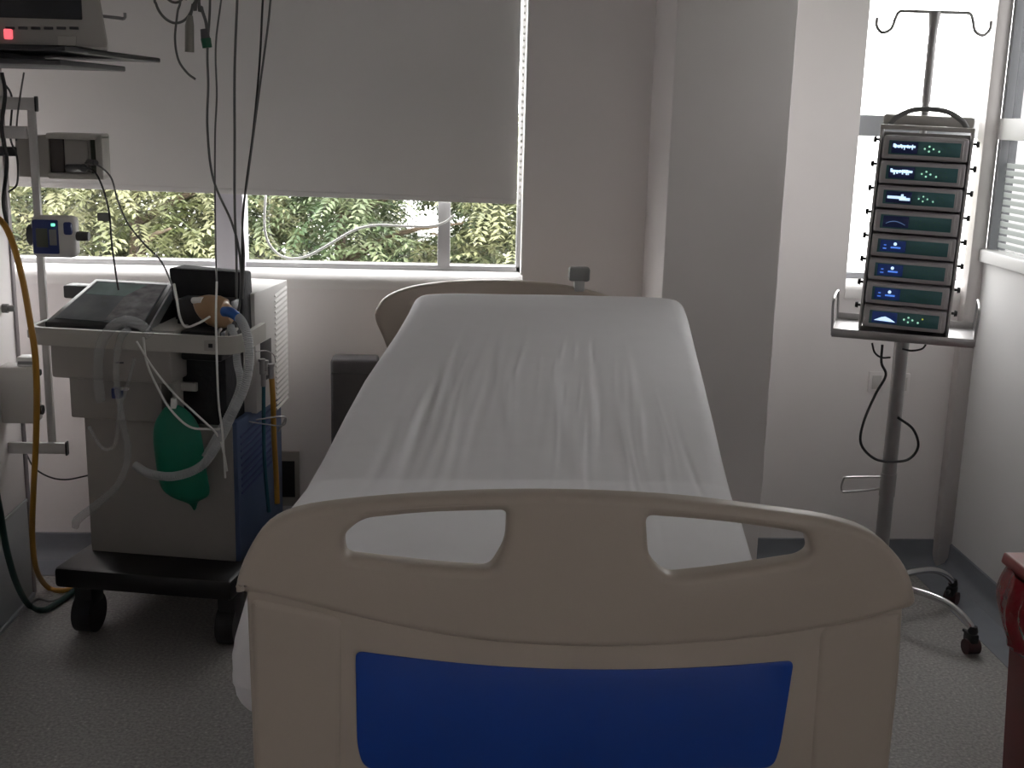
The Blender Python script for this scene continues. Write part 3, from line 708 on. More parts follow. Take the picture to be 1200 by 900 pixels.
# extra face to the right of the drawer
q1, q2 = C(200, 410, -.08), C(207, 490, -.08)
MB().box((q1.x-.003, -.08, mtop-.10), (q1.x+.012, .1, dt), .006).build('side_cheek', CASE, vent)
q = C(196, 432, -.09); MB().lathe([(.004, -.04), (.016, -.035), (.018, .0), (.012, .04), (.004, .045)], Matrix.Translation((q.x, -.105, q.z)), 16).build('blue_filter', NAVY, vent)
q = C(137, 459, -.06); MB().box((q.x-.014, -.07, q.z-.02), (q.x+.012, -.04, q.z+.012), .004).build('blue_valve', NAVY, vent)
q = C(147, 455, -.06); MB().box((q.x-.010, -.075, q.z-.004), (q.x+.012, -.06, q.z+.004), .002).build('white_tab', WCORD, vent)
q1, q2 = C(200, 445, -.02), C(234, 457, -.02)
MB().box((q1.x, -.045, q2.z), (q2.x, -.029, q1.z), .003).build('label_plate', CASE, vent)
# handle bar around the front
hA, hB, hC = C(32, 397, -.19), C(262, 400, -.19), C(276, 393, -.10)
hz = (C(60, 386, -.19).z + C(60, 409, -.19).z)/2; hh_ = (C(60, 386, -.19).z - C(60, 409, -.19).z)/2
hb_ = MB(); hz2 = (C(240, 392, -.19).z + C(240, 405, -.19).z)/2
def band(mb, P, ht, tk):
    P = catmull([Vector(p) for p in P], 6); V = []
    for i, p in enumerate(P):
        t = (P[min(i+1, len(P)-1)]-P[max(i-1, 0)]); t.z = 0; t.normalize(); nn = Vector((-t.y, t.x, 0))
        V.append([mb.bm.verts.new(p+nn*tk*sx+Vector((0, 0, ht*sz))) for sx, sz in ((-1, -1), (1, -1), (1, 1), (-1, 1))])
    for i in range(len(V)-1):
        for k in range(4): mb.bm.faces.new([V[i][k], V[i][(k+1) % 4], V[i+1][(k+1) % 4], V[i+1][k]])
    mb.bm.faces.new(V[0][::-1]); mb.bm.faces.new(V[-1]); return mb
hz = C(150, 399, -.19).z
HB = band(MB(), [(hA.x+.0, .1, hz), (hA.x, -.10, hz), (hA.x+.02, -.18, hz), (hA.x+.12, -.19, hz), (hB.x-.12, -.19, hz), (hB.x-.01, -.19, hz), (hC.x+.025, -.165, hz), (hC.x+.035, -.10, hz), (hC.x+.03, .05, hz)], .025, .007).build('handle_bar', CASE, vent)
q = C(247, 400, -.2); MB().box((q.x-.02, -.202, hz-.016), (q.x+.014, -.196, hz+.014), .003).build('bar_clip', CASED, HB); MB().box((q.x-.005, -.206, hz-.005), (q.x+.006, -.2, hz+.006)).build('clip_screw', BLACK, HB)
MB().box((dl.x-.05, -.17, hz-.012), (dl.x+.03, -.12, hz+.012), .003).build('bar_mount', CASED, HB)
for k in range(4):
    q = C(256+8*k, 392, -.12); MB().tube([(q.x, -.12+.01*k, hz-.025), (q.x, -.12+.01*k, hz+.02), (q.x, -.10+.01*k, hz+.028)], .0045, 8, 3).build('cable_hook', CASE, HB)
# top deck under screen
MB().box((dl.x+.0, -.13, dt), (dr.x+.01, .32, dt+.022), .006).build('top_deck', CASE, vent)
# tilted touch screen
s1, s2, s3, s4 = C(52, 377, -.15), C(172, 386, -.15), C(204, 331, .14), C(112, 326, .14)
up_ = Vector((0, 0, 1)); dn = Vector((0, .0, -.035))
sc_ = MB().hexa([s1+dn, s2+dn, s3+dn, s4+dn, s1, s2, s3, s4], .005).build('screen_housing', mat('screen_black', (.014, .014, .016), .35), vent)
def quad_on(a, b_, c, d_, u0_, u1_, v0_, v1_, off, th_=.002):
    def P(u, v): return (a*(1-u)+b_*u)*(1-v)+(d_*(1-u)+c*u)*v
    n_ = (b_-a).cross(d_-a).normalized()
    if n_.z < 0: n_ = -n_
    base = [P(u0_, v0_)+n_*off, P(u1_, v0_)+n_*off, P(u1_, v1_)+n_*off, P(u0_, v1_)+n_*off]
    return MB().hexa(base+[p+n_*th_ for p in base])
quad_on(s1, s2, s3, s4, .06, .94, .08, .93, 0, .0015).build('display', SCRNT, sc_)
quad_on(s1, s2, s3, s4, .55, .93, .10, .92, .0015, .0012).build('key_field', mat('key_field_grey', (.17, .175, .19), .2, var=.4, vscale=30), sc_)
quad_on(s1, s2, s3, s4, .10, .72, .62, .90, .0015, .0012).build('display_window', mat('teal_display', (.16, .24, .235), .15, var=.2, vscale=12), sc_)
MB().hexa([s2+dn+Vector((-.004, 0, 0)), s2+dn+Vector((.005, 0, 0)), s3+dn+Vector((.005, 0, 0)), s3+dn+Vector((-.004, 0, 0)), s2+Vector((-.004, 0, -.002)), s2+Vector((.005, 0, -.002)), s3+Vector((.005, 0, -.002)), s3+Vector((-.004, 0, -.002))]).build('side_trim', mat('trim_silver', (.33, .34, .36), .3), sc_)
MB().hexa([s2+dn+Vector((.0, .02, 0)), s2+dn+Vector((.004, .05, 0)), (s3.x+.02, s3.y, dt+.02), (s3.x-.04, s3.y, dt+.02), s2+dn+Vector((0, .02, .002)), s2+dn+Vector((.004, .05, .002)), s3+dn+Vector((.004, 0, 0)), s3+dn+Vector((-.03, 0, 0))]).build('screen_stand', BLACKFAB, vent)
q1, q2 = C(77, 333, .12), C(110, 350, .12)
MB().box((q1.x, .10, q2.z), (q2.x+.03, .16, q1.z), .006).build('card_reader', DARK, sc_)
# black pouch / hood behind
p1, p2 = C(197, 314, .06), C(285, 318, .06); p3 = C(287, 397, .06)
MB().hexa([(p1.x+.03, .04, p3.z), (p3.x, .04, p3.z), (p3.x-.005, .16, p3.z), (p1.x+.03, .16, p3.z), (p1.x, .06, p1.z), (p2.x, .06, p2.z-.003), (p2.x-.008, .15, p2.z-.01), (p1.x+.01, .15, p1.z)], .006).build('black_cover', BLACKFAB, vent)
q1 = C(205, 345, .04)
MB().box((dr.x-.03, -.025, .89), (p3.x-.005, .05, q1.z), .012).box((dr.x+.012, -.10, .88), (p3.x-.01, .05, dt+.018), .008).build('cover_flap', mat('black_vinyl', (.012, .012, .014), .45, bump=.4, bscale=30), vent)
# louvred rear unit: right side visible
xr = .006
a1 = C(288, 342, .05)
ru = MB().box((-.24, .13, lt+.001), (.030, .44, 1.045), .004)
ru = ru.build('rear_unit', CASEW, vent)
for k in range(22):
    z = 1.022-.0175*k
    MB().hexa([(.028, .31, z-.014), (.0345, .31, z-.014), (.0345, .425, z), (.028, .425, z), (.028, .31, z-.007), (.031, .31, z-.007), (.031, .425, z+.007), (.028, .425, z+.007)]).build('louvre', mat('louvre_white', (.74, .72, .70), .5) if k == 0 else bpy.data.materials['louvre_white'], ru)
MB().box((-.02, .17, .76), (.0312, .27, .885), .001).build('dark_recess', BLACK, vent)
# gas fittings and wire holder beside
for (px_, py_, v_) in ((300, 430, .14), (311, 432, .16), (318, 436, .18), (305, 445, .15)):
    q = C(px_, py_, v_); q.x = max(q.x, .045); MB().cyl((q.x, v_, q.z-.02), (q.x, v_, q.z+.018), .008).cyl((q.x, v_, q.z+.018), (q.x, v_, q.z+.026), .011).build('gas_fitting', STEEL, vent)
MB().tube([C(300, 412, .1), C(312, 411, .16), C(321, 416, .2), C(323, 425, .2)], .0018, 6, 4).build('wire_loop', STEEL, vent)
MB().tube([C(292, 494, .05), C(310, 497, .08), C(330, 499, .12), C(335, 494, .14), C(331, 488, .14), C(300, 492, .1)], .0022, 6, 4).tube([C(326, 506, .12), C(335, 490, .14)], .0035, 6).build('wire_basket', STEEL, vent)

# green breathing bag, test lung, tubes
g = thing('breathing_bag', O, 'dark green breathing bag hanging on the front of the ventilator', 'breathing bag', -VA)
gp = [(203, 474, .010), (206, 482, .034), (207, 496, .058), (208, 515, .066), (211, 540, .066), (214, 560, .066), (217, 573, .066), (220, 582, .058), (224, 587, .024), (227, 591, .009), (228, 598, .005)]
mb = MB(); rings = []; N = 28
for px_, py_, hw in gp:
    c = C(px_, py_, -.10); fl = .45
    rings.append([mb.bm.verts.new((c.x+hw*1.16*cos(2*pi*k/N), c.y+hw*fl*sin(2*pi*k/N)*(1+.06*sin(5*2*pi*k/N)), c.z+.004*cos(2*pi*k/N*2))) for k in range(N)])
for i in range(len(rings)-1):
    for k in range(N): mb.bm.faces.new([rings[i][k], rings[i][(k+1) % N], rings[i+1][(k+1) % N], rings[i+1][k]])
mb.bm.faces.new(rings[0]); mb.bm.faces.new(rings[-1][::-1])
gb = mb.build('bag', GREENB, g); sd = gb.modifiers.new('s', 'SUBSURF'); sd.levels = 1; sd.render_levels = 2
c = C(204, 474, -.10); MB().cyl((c.x, c.y, c.z-.01), (c.x, c.y, c.z+.018), .011, .008).build('neck', WCORD, g)

g = thing('test_lung', O, 'tan rubber test lung resting on the ventilator next to the black cover', 'test lung', -VA)
mb = MB(); c0, c1_ = C(230, 352, -.04), C(277, 370, -.04)
mb.tube([C(228, 355, -.05), C(232, 356, -.05), C(240, 359, -.05), C(252, 364, -.05), C(263, 368, -.05), C(271, 368, -.05)], [.010, .022, .036, .046, .044, .024], 20, 4, M=None)
mb.build('bellows', TAN, g)
MB().box(tuple(C(228, 358, -.09)-Vector((.006, .0, .0))), tuple(C(238, 350, -.09)+Vector((.006, .02, .004))), .003).build('white_cap', WCORD, g) if False else MB().tube([C(226, 352, -.06), C(238, 353, -.07)], [.009, .012], 10).build('white_cap', WCORD, g)
def vtube(name, pts, r, m, label, cat='tube', corr=0, sub=8, n=12):
    o = MB().tube([vr*p.x+vf*p.y+O+Vector((0, 0, p.z)) for p in [C(*q) for q in pts]], r, n, sub, corr).build(name, m); tag(o, label, cat); return o
h = vtube('breathing_hose', [(272, 366, -.13), (284, 378, -.16), (291, 400, -.18), (292, 425, -.19), (286, 455, -.19), (270, 490, -.19), (255, 520, -.18), (236, 546, -.18), (205, 558, -.18), (175, 555, -.16), (158, 545, -.14)], .0115, CLEARW, 'outer clear corrugated hose curving from the blue connector down past the green bag', 'hose', .16, 26)
q = C(269, 366, -.13); MB().tube([vr*p.x+vf*p.y+O+Vector((0, 0, p.z)) for p in (C(262, 365, -.12), C(270, 366, -.13), C(279, 372, -.15))], [.014, .015, .013], 12, 3).build('hose_cuff', BLUEC, h)
vtube('breathing_hose', [(270, 382, -.10), (276, 400, -.13), (278, 425, -.15), (282, 450, -.15), (272, 478, -.15), (258, 505, -.15), (246, 526, -.14), (240, 536, -.15)], .010, CLEARW, 'inner clear corrugated hose running alongside the ventilator handle end', 'hose', .16, 22)
vtube('breathing_hose', [(118, 470, -.17), (115, 440, -.18), (118, 405, -.20), (132, 383, -.20), (150, 376, -.20), (168, 383, -.20), (176, 395, -.20)], .013, CLEAR, 'clear corrugated hose arching over the front handle of the ventilator', 'hose', .15, 22)
vtube('drain_tube', [(150, 385, -.21), (140, 400, -.21), (136, 440, -.20), (143, 490, -.19), (150, 530, -.18), (140, 565, -.18), (115, 590, -.18), (92, 608, -.18), (88, 618, -.18)], [.010, .010, .009, .009, .010, .010, .012, .013, .010], CLEAR, 'clear tube hanging down the cabinet front ending in an open tip near the base', 'tube')
vtube('drain_tube', [(104, 500, -.16), (120, 525, -.17), (135, 520, -.17), (140, 480, -.17), (150, 450, -.18), (158, 420, -.19)], .0055, CLEAR, 'thin clear tube looped on the grey front of the ventilator cabinet', 'tube')
vtube('sensor_line', [(168, 395, -.2), (172, 425, -.2), (185, 455, -.19), (200, 480, -.18), (222, 500, -.18), (248, 503, -.18), (270, 502, -.17)], .0032, WCORD, 'white line sagging across the top of the green bag', 'tube')
vtube('sensor_line', [(160, 400, -.21), (180, 432, -.2), (205, 462, -.2), (235, 490, -.2), (255, 510, -.19), (262, 530, -.19), (266, 552, -.18)], .0030, WCORD, 'white line running diagonally down past the black side unit with frayed end', 'tube')
vtube('gas_hose', [(318, 438, .19), (320, 470, .19), (321, 510, .19), (323, 545, .18), (325, 590, .17)], .0085, YHOSE, 'short yellow gas hose going down beside the ventilator side panel', 'hose')
vtube('gas_hose', [(309, 440, .16), (309, 480, .14), (310, 540, .12), (315, 600, .12)], .006, TEAL, 'teal gas hose going down over the blue side panel', 'hose')

# ------------------------------------------------------------------ CEILING CABLES
def wcab(pts, r, m, label, name='monitor_cable'):
    P = [Y(*p) for p in pts]
    if pts[0][1] < 0: P = [Vector((P[0].x, P[0].y, CH-.002)), Vector((P[0].x, P[0].y, (CH+P[0].z)/2))]+P
    if pts[-1][1] < 0: P = P+[Vector((P[-1].x, P[-1].y, (CH+P[-1].z)/2)), Vector((P[-1].x, P[-1].y, CH-.002))]
    return cord(name, P, r, m, label, 'cable')
VY = 3.42
wcab([(241, -40, VY), (246, 0, VY), (243, 60, VY), (244, 100, VY), (243, 150, VY), (250, 210, VY), (272, 262, VY), (281, 300, VY), (282, 345, VY), (276, 385, 3.42)], .0034, GCORD, 'dark cable through the green connector, bending across the pale mullion')
a_ = wcab([(262, -40, VY), (253, 50, VY), (254, 110, VY), (252, 160, VY), (252, 240, VY), (253, 300, 3.38), (254, 330, 3.30)], .0026, GCORD, 'thin grey cable falling straight in front of the mullion edge')
wcab([(254, 330, 3.30), (253, 370, 3.26), (254, 420, 3.22), (256, 470, 3.22), (261, 510, 3.24), (264, 560, 3.26)], .0030, WCORD, 'thin white cable hanging down over the ventilator handle to the cabinet', 'monitor_cable')
wcab([(279, -40, VY), (278, 0, VY), (275, 80, VY), (275, 160, VY), (275, 240, VY), (277, 300, VY), (277, 350, VY)], .0036, GCORD, 'grey cable hanging in the middle of the bundle down to the test lung')
wcab([(311, -40, VY), (308, 0, VY), (305, 60, VY), (302, 100, VY), (296, 160, VY), (288, 220, VY), (284, 270, VY), (283, 340, VY), (278, 370, VY)], .0030, BCORD, 'darker slanted cable with taped stretch, inner of the two slanted ones')
wcab([(320, -40, VY), (317, 0, VY), (314, 30, VY), (306, 90, VY), (298, 150, VY), (290, 210, VY), (284, 255, VY), (286, 300, VY), (284, 350, VY)], .0030, GCORD, 'outermost slanted cable of the bundle beside the blind')
wcab([(180, -20, VY), (183, 5, VY), (192, 20, VY), (205, 27, VY), (218, 22, VY), (227, 5, VY), (230, -20, VY)], .0036, GCORD, 'coiled dark cable loop hanging at the top above the shelf end')
wcab([(188, -20, VY+.02), (195, -3, VY+.02), (205, 3, VY+.02), (214, -2, VY+.02), (220, -20, VY+.02)], .0036, GCORD, 'smaller inner cable loop nested above the larger coiled loop')
wcab([(212, -20, VY), (208, 15, VY), (205, 45, VY), (209, 70, VY), (219, 85, VY), (229, 93, VY)], .0032, GCORD, 'short dark cable with a free curled end beside the shelf')
k = cord('monitor_cable', [Vector((Y(232, -20, VY).x, VY, CH-.002)), Y(232, -20, VY), Y(236, 8, VY), Y(241, 25, VY), Y(243, 38, VY)], .0045, GCORD, 'thick dark cable ending in a plug with green collar', 'cable')
pb = Y(242, 45, VY); MB().tube([Y(239, 34, VY), Y(241, 46, VY)], [.010, .013], 12).build('plug', DARK, k); MB().tube([Y(241, 45, VY), Y(243, 56, VY)], [.014, .013], 12).build('green_collar', mat('green_connector', (.0, .09, .04), .4), k)
k = cord('monitor_cable', [Vector((Y(229, -20, VY).x, VY, CH-.002)), Y(229, -20, VY), Y(226, 5, VY), Y(223, 20, VY)], .004, GCORD, 'cable with a long beige plug hanging beside the green one', 'cable')
MB().tube([Y(223, 18, VY), Y(222, 30, VY), Y(222, 61, VY)], [.007, .012, .0125], 14).build('plug', mat('beige_plug', (.25, .24, .215), .5), k)

# white cord hanging in front of the window
cord('white_cord', [Y(*p, D+.052) for p in ((313, 205), (311, 235), (310, 265), (315, 285), (328, 299), (345, 303), (365, 298), (390, 284), (415, 270), (440, 264), (475, 265), (505, 265), (522, 260), (532, 252))], .0042, WCORD, 'white cord sagging in a loop in front of the window panes', 'cord')

# ------------------------------------------------------------------ LEFT RAIL AND DEVICES
rail = thing('wall_rail', (LX, 3.66, 0), 'grey metal rail post held off the wall by two brackets', 'equipment rail'); I = rel(rail)
RY = 3.66
xt, xb_ = Y(47, 120, RY).x, Y(50, 505, RY).x; rx = (xt+xb_)/2
z1_, z2_ = Y(47, 117, RY).z, Y(50, 520, RY).z
MB().box((rx-.011, RY-.008, z2_-.03), (rx+.011, RY+.010, z1_), .003).build('post', RACKG, rail, M=I)
for z, ex in ((z1_-.012, .006), (z2_-.01, .035)):
    MB().box((LX, RY-.02, z-.018), (rx+ex+.012, RY-.006, z+.018), .003).build('bracket', RACKG, rail, M=I)
    MB().box((rx+ex+.011, RY-.024, z-.022), (rx+ex+.017, RY-.002, z+.022), .002).build('end_cap', BLACK, rail, M=I)
z = Y(20, 155, RY).z; MB().box((LX, RY-.02, z-.018), (Y(33, 155, RY).x, RY+.0, z+.018), .002).build('bracket', RACKG, rail, M=I)

# gas module box on the rail
MYY = 3.72
p1, p2 = Y(57, 160, MYY), Y(125, 208, MYY)
md = thing('measurement_module', (p1.x, MYY, p2.z), 'beige measurement module with recessed front hanging behind the rail post', 'medical module'); I = rel(md)
MB().box((p1.x, MYY, p2.z), (p2.x, MYY+.008, p1.z+.008), .002).box((p1.x, MYY-.03, p1.z-.006), (p2.x, MYY+.05, p1.z+.012), .005).box((p1.x, MYY-.03, p2.z-.006), (p2.x, MYY+.05, p2.z+.012), .005).box((p2.x-.022, MYY-.03, p2.z), (p2.x, MYY+.05, p1.z+.008), .005).build('front_frame', CASE, md, M=I)
s_l = Y(20, 170, MYY).x
MB().box((s_l, MYY-.02, p2.z-.003), (p1.x+.004, MYY+.05, p1.z+.004), .006).build('side_housing', CASED, md, M=I)
MB().box((p1.x+.004, MYY-.012, p2.z+.012), (p1.x+.045, MYY+.002, p1.z-.006), .002).build('dark_slot', mat('brown_grey', (.07, .06, .055), .6), md, M=I)
MB().box((p1.x+.046, MYY-.008, p2.z+.014), (p2.x-.05, MYY+.002, p1.z-.010), .002).build('connector_plate', CASED, md, M=I)
MB().box((p2.x-.042, MYY-.006, p2.z+.010), (p2.x-.024, MYY+.001, p1.z-.006), .001).build('dark_strip', mat('dark_olive', (.03, .04, .02), .5), md, M=I)
kk = cord('sensor_cable', [Y(84, 194, MYY-.05), Y(100, 196, 3.6), Y(112, 203, 3.58), Y(121, 222, 3.55), Y(128, 250, 3.5), Y(131, 285, 3.45), Y(136, 322, 3.4), Y(139, 340, 3.39)], .0028, BCORD, 'dark cable from the beige module straight down to the ventilator screen')
MB().tube([Y(80, 197, MYY-.02), Y(98, 197, 3.62)], .012, 10).build('plug', DARK, kk)
q = Y(122, 254, 3.52); MB().box((q.x-.018, q.y-.008, q.z-.012), (q.x+.018, q.y+.006, q.z+.012), .003).build('cable_clip', GRIP, kk)
kk = cord('sensor_cable', [Y(100, 191, MYY-.05), Y(115, 194, 3.6), Y(130, 208, 3.56), Y(138, 235, 3.54), Y(150, 262, 3.5), Y(170, 287, 3.46), (Y(188, 305, 3.42)), Y(200, 330, 3.40), Y(206, 350, 3.36)], .0026, GCORD, 'thin dark cable from the beige module slanting toward the black cover')
cord('sensor_cable', [Y(204, 333, 3.39), Y(207, 350, 3.35), Y(211, 372, 3.31), Y(218, 383, 3.3), Y(232, 379, 3.3), Y(246, 371, 3.33)], .0034, WCORD, 'white sensor cable curving from the screen corner to the tan test lung')
MB().tube([Y(104, 190, MYY-.01), Y(112, 191, 3.62)], .009, 10).build('plug', DARK, kk)

# blue flow meter
BY = 3.56
p1, p2 = Y(34, 253, BY), Y(89, 303, BY)
mt_ = thing('flow_meter', (p1.x, BY, p2.z), 'small blue and white metering device with display clamped to the rail post', 'meter'); I = rel(mt_)
MB().box((p1.x, BY, p2.z), (p2.x, BY+.06, p1.z), .018, seg=4).build('housing', CASEW, mt_, M=I)
ww = p2.x-p1.x; hh3 = p1.z-p2.z
MB().box((p1.x+.006, BY-.004, p2.z+.012), (p1.x+ww*.64, BY+.012, p1.z-.010), .005).build('blue_face', NAVY, mt_, M=I)
MB().box((p1.x+.018, BY-.006, p2.z+.032), (p1.x+ww*.40, BY-.003, p1.z-.035), .001).build('display', mat('olive_lcd', (.07, .08, .055), .3), mt_, M=I)
MB().box((p1.x+ww*.44, BY-.006, p2.z+.038), (p1.x+ww*.60, BY-.003, p1.z-.038), .001).build('keypad', GRIP, mt_, M=I)
MB().box((p1.x+ww*.50, BY-.008, p1.z-.028), (p1.x+ww*.58, BY-.004, p1.z-.020)).build('green_light', GRNL, mt_, M=I)
MB().box((p1.x+ww*.74, BY-.003, p1.z-.055), (p1.x+ww*.95, BY+.012, p1.z-.014), .008).build('blue_knob', NAVY, mt_, M=I)
MB().cyl((p2.x-.004, BY+.025, (p1.z+p2.z)/2+.002), (p2.x+.034, BY+.025, (p1.z+p2.z)/2+.002), .014).build('outlet', DARK, mt_, M=I)
MB().cyl((p1.x+.006, BY+.03, (p1.z+p2.z)/2+.004), (p1.x-.012, BY+.03, (p1.z+p2.z)/2+.004), .03, n=24).build('side_knob', DARK, mt_, M=I)
MB().box((rx-.016, BY+.055, p2.z+.03), (rx+.016, RY-.009, p2.z+.07), .003).build('rail_clamp', DARK, mt_, M=I)

# wall suction regulator box
SY = 3.60
p1, p2 = Y(6, 430, SY), Y(42, 497, SY)
sx_ = thing('wall_control_box', (p1.x, SY, p2.z), 'pale grey control box with white slotted top mounted on the wall end', 'control box'); I = rel(sx_)
MB().box((LX+.002, SY, p2.z), (p2.x, SY+.07, p1.z), .006).build('housing', CASEW, sx_, M=I)
MB().box((Y(18, 430, SY).x, SY+.01, p1.z), (p2.x+.004, SY+.06, p1.z+.028), .004).build('top_cap', WCORD, sx_, M=I)
MB().box((Y(20, 430, SY).x, SY+.007, p1.z+.006), (p2.x, SY+.012, p1.z+.016), .001).build('cap_slot', GRIP, sx_, M=I)
for py_, r_ in ((438, .010), (482, .015)):
    q = Y(45, py_, SY); MB().cyl((p2.x-.003, SY+.02, q.z), (p2.x+.018, SY+.02, q.z), r_).build('knob', BLACK, sx_, M=I)
q = Y(45, 460, SY); MB().cyl((p2.x+.006, SY+.02, q.z-.035), (p2.x+.006, SY+.02, q.z+.035), .007).build('gauge_tube', CLEARW, sx_, M=I)
q = Y(4, 360, 3.7)
o = MB().cyl((LX, 3.68, q.z), (Y(10, 365, 3.68).x, 3.68, q.z), .014).cyl((Y(8, 365, 3.68).x, 3.68, q.z), (Y(18, 365, 3.68).x, 3.68, q.z), .010).build('gas_outlet', GRIP); tag(o, 'grey gas outlet stub sticking out of the wall above the control box', 'gas outlet')
# cables and clamps at the edge
o = MB().box((LX+.0, 3.70, Y(5, 183, 3.7).z-.0), (Y(21, 183, 3.7).x, 3.74, Y(5, 172, 3.7).z), .003).build('clamp', BLACK); tag(o, 'black clamp on the wall next to the beige module', 'clamp')
cord('power_cable', [Y(2, 85, 3.6), Y(6, 110, 3.6), Y(2, 150, 3.6), Y(8, 190, 3.6), Y(4, 235, 3.62), Y(8, 262, 3.62)], .006, BCORD, 'thick black cable running down the wall edge from the shelf to the window sill height')
cord('power_cable', [Y(3, 95, 3.66), Y(14, 115, 3.66), Y(12, 160, 3.66), Y(20, 185, 3.66), Y(20, 215, 3.66), Y(10, 225, 3.66)], .0032, BCORD, 'thin black cable hooking around beside the beige module')
cord('power_cable', [Y(28, 85, 3.6), Y(24, 110, 3.62), Y(20, 140, 3.64), Y(19, 165, 3.66)], .0026, GCORD, 'thin grey cable from under the shelf to the upper bracket')

# hoses at the left
HYY = 3.2
cord('gas_hose', [Y(-12, 250, 3.3), Y(4, 262, 3.28), Y(16, 288, 3.25), Y(27, 330, 3.22), Y(35, 375, 3.2), Y(41, 415, 3.2), Y(43, 460, 3.22), Y(42, 520, 3.3), Y(39, 580, 3.4), Y(38, 630, 3.5), Y(43, 668, 3.62), Z(56, 688, .012), Z(72, 692, .012), Z(90, 688, .012)], .0085, YHOSE, 'long yellow gas hose falling from the wall past the rail to the floor', 'hose', 10, 12)
cord('power_hose', [Y(-8, 560, 3.15), Y(0, 600, 3.2), Y(8, 645, 3.28), Y(20, 685, 3.4), Z(34, 709, .014), Z(50, 715, .012), Z(68, 706, .012), Z(90, 690, .012)], .0095, GHOSE, 'dark green hose curving down to the floor next to the black ventilator base', 'hose', 10, 12)
cord('floor_cable', [Z(34, 708, .006), Z(45, 702, .006), Z(60, 704, .006), Z(78, 697, .006)], .004, mat('pale_cable', (.3, .3, .3), .5), 'pale thin cable lying on the floor between the two hoses')
cord('wall_cable', [Y(30, 530, 3.9), Y(40, 548, 3.95), Y(58, 559, 3.98), Y(78, 562, 3.98), Y(104, 557, 3.95)], .0028, BCORD, 'thin dark cable sagging in front of the wall behind the ventilator')

# shelf with monitor
shf = thing('wall_shelf', (LX, 3.0, 1.70), 'black wall shelf holding the patient monitor', 'shelf'); I = rel(shf)
sr = -.775
MB().hexa([(LX, 2.70, 1.700), (sr-.06, 2.70, 1.700), (sr, 3.30, 1.700), (LX, 3.30, 1.700), (LX, 2.70, 1.712), (sr-.06, 2.70, 1.712), (sr, 3.30, 1.712), (LX, 3.30, 1.712)], .003).build('shelf_board', BLACK, shf, M=I)
MB().hexa([(LX, 2.76, 1.672), (sr-.09, 2.76, 1.672), (sr-.06, 3.18, 1.672), (LX, 3.18, 1.672), (LX, 2.76, 1.685), (sr-.09, 2.76, 1.685), (sr-.06, 3.18, 1.685), (LX, 3.18, 1.685)], .003).box((LX, 2.80, 1.684), (sr-.25, 3.15, 1.701)).build('under_tray', DARK, shf, M=I)
MB().box((LX, 3.10, 1.60), (-1.16, 3.22, 1.673), .01).build('support_arm', CASED, shf, M=I)
mz = 1.7125; MNY = 2.80
mr = Y(125, 60, MNY).x
mn = thing('patient_monitor', (LX+.1, MNY, mz), 'grey patient monitor with dark screen and red lamp, standing on the black wall shelf', 'monitor'); I = rel(mn)
ml_ = LX+.02
MB().hexa([(ml_, MNY, mz), (mr+.005, MNY, mz), (mr-.055, MNY+.22, mz), (ml_, MNY+.22, mz), (ml_, MNY, mz+.34), (mr-.04, MNY, mz+.34), (mr-.11, MNY+.22, mz+.34), (ml_, MNY+.22, mz+.34)], .010).build('housing', CASED, mn, M=I)
zs = Y(50, 22, MNY).z; xs = Y(96, 10, MNY).x
MB().box((ml_+.01, MNY-.004, zs), (xs, MNY+.01, mz+.32), .003).build('screen', SCREEN, mn, M=I)
q = Y(10, 40, MNY); MB().box((q.x-.009, MNY-.006, q.z-.011), (q.x+.009, MNY+.004, q.z+.011), .003).build('alarm_lamp', REDL, mn, M=I)
for k in range(6):
    q = Y(12+15*k, 33, MNY); MB().box((q.x-.010, MNY-.003, q.z-.003), (q.x+.010, MNY+.003, q.z+.003), .001).build('button', DARK, mn, M=I)
q = Y(80, 48, MNY); MB().box((q.x-.022, MNY-.003, q.z-.010), (q.x+.018, MNY+.003, q.z+.010), .001).build('label_plate', CASE, mn, M=I)
q = Y(124, 20, MNY+.1); MB().tube([(mr-.04, MNY+.03, q.z), (mr+.015, MNY+.03, q.z-.005), (mr+.034, MNY+.03, q.z-.006), (mr+.036, MNY+.03, q.z+.006)], .0035, 8, 3).build('side_hook', GRIP, mn, M=I)
for k in (0, 1):
    MB().box((ml_+.05+k*.28, MNY+.02, mz-.0005), (ml_+.09+k*.28, MNY+.1, mz+.004)).build('foot', BLACK, mn, M=I)

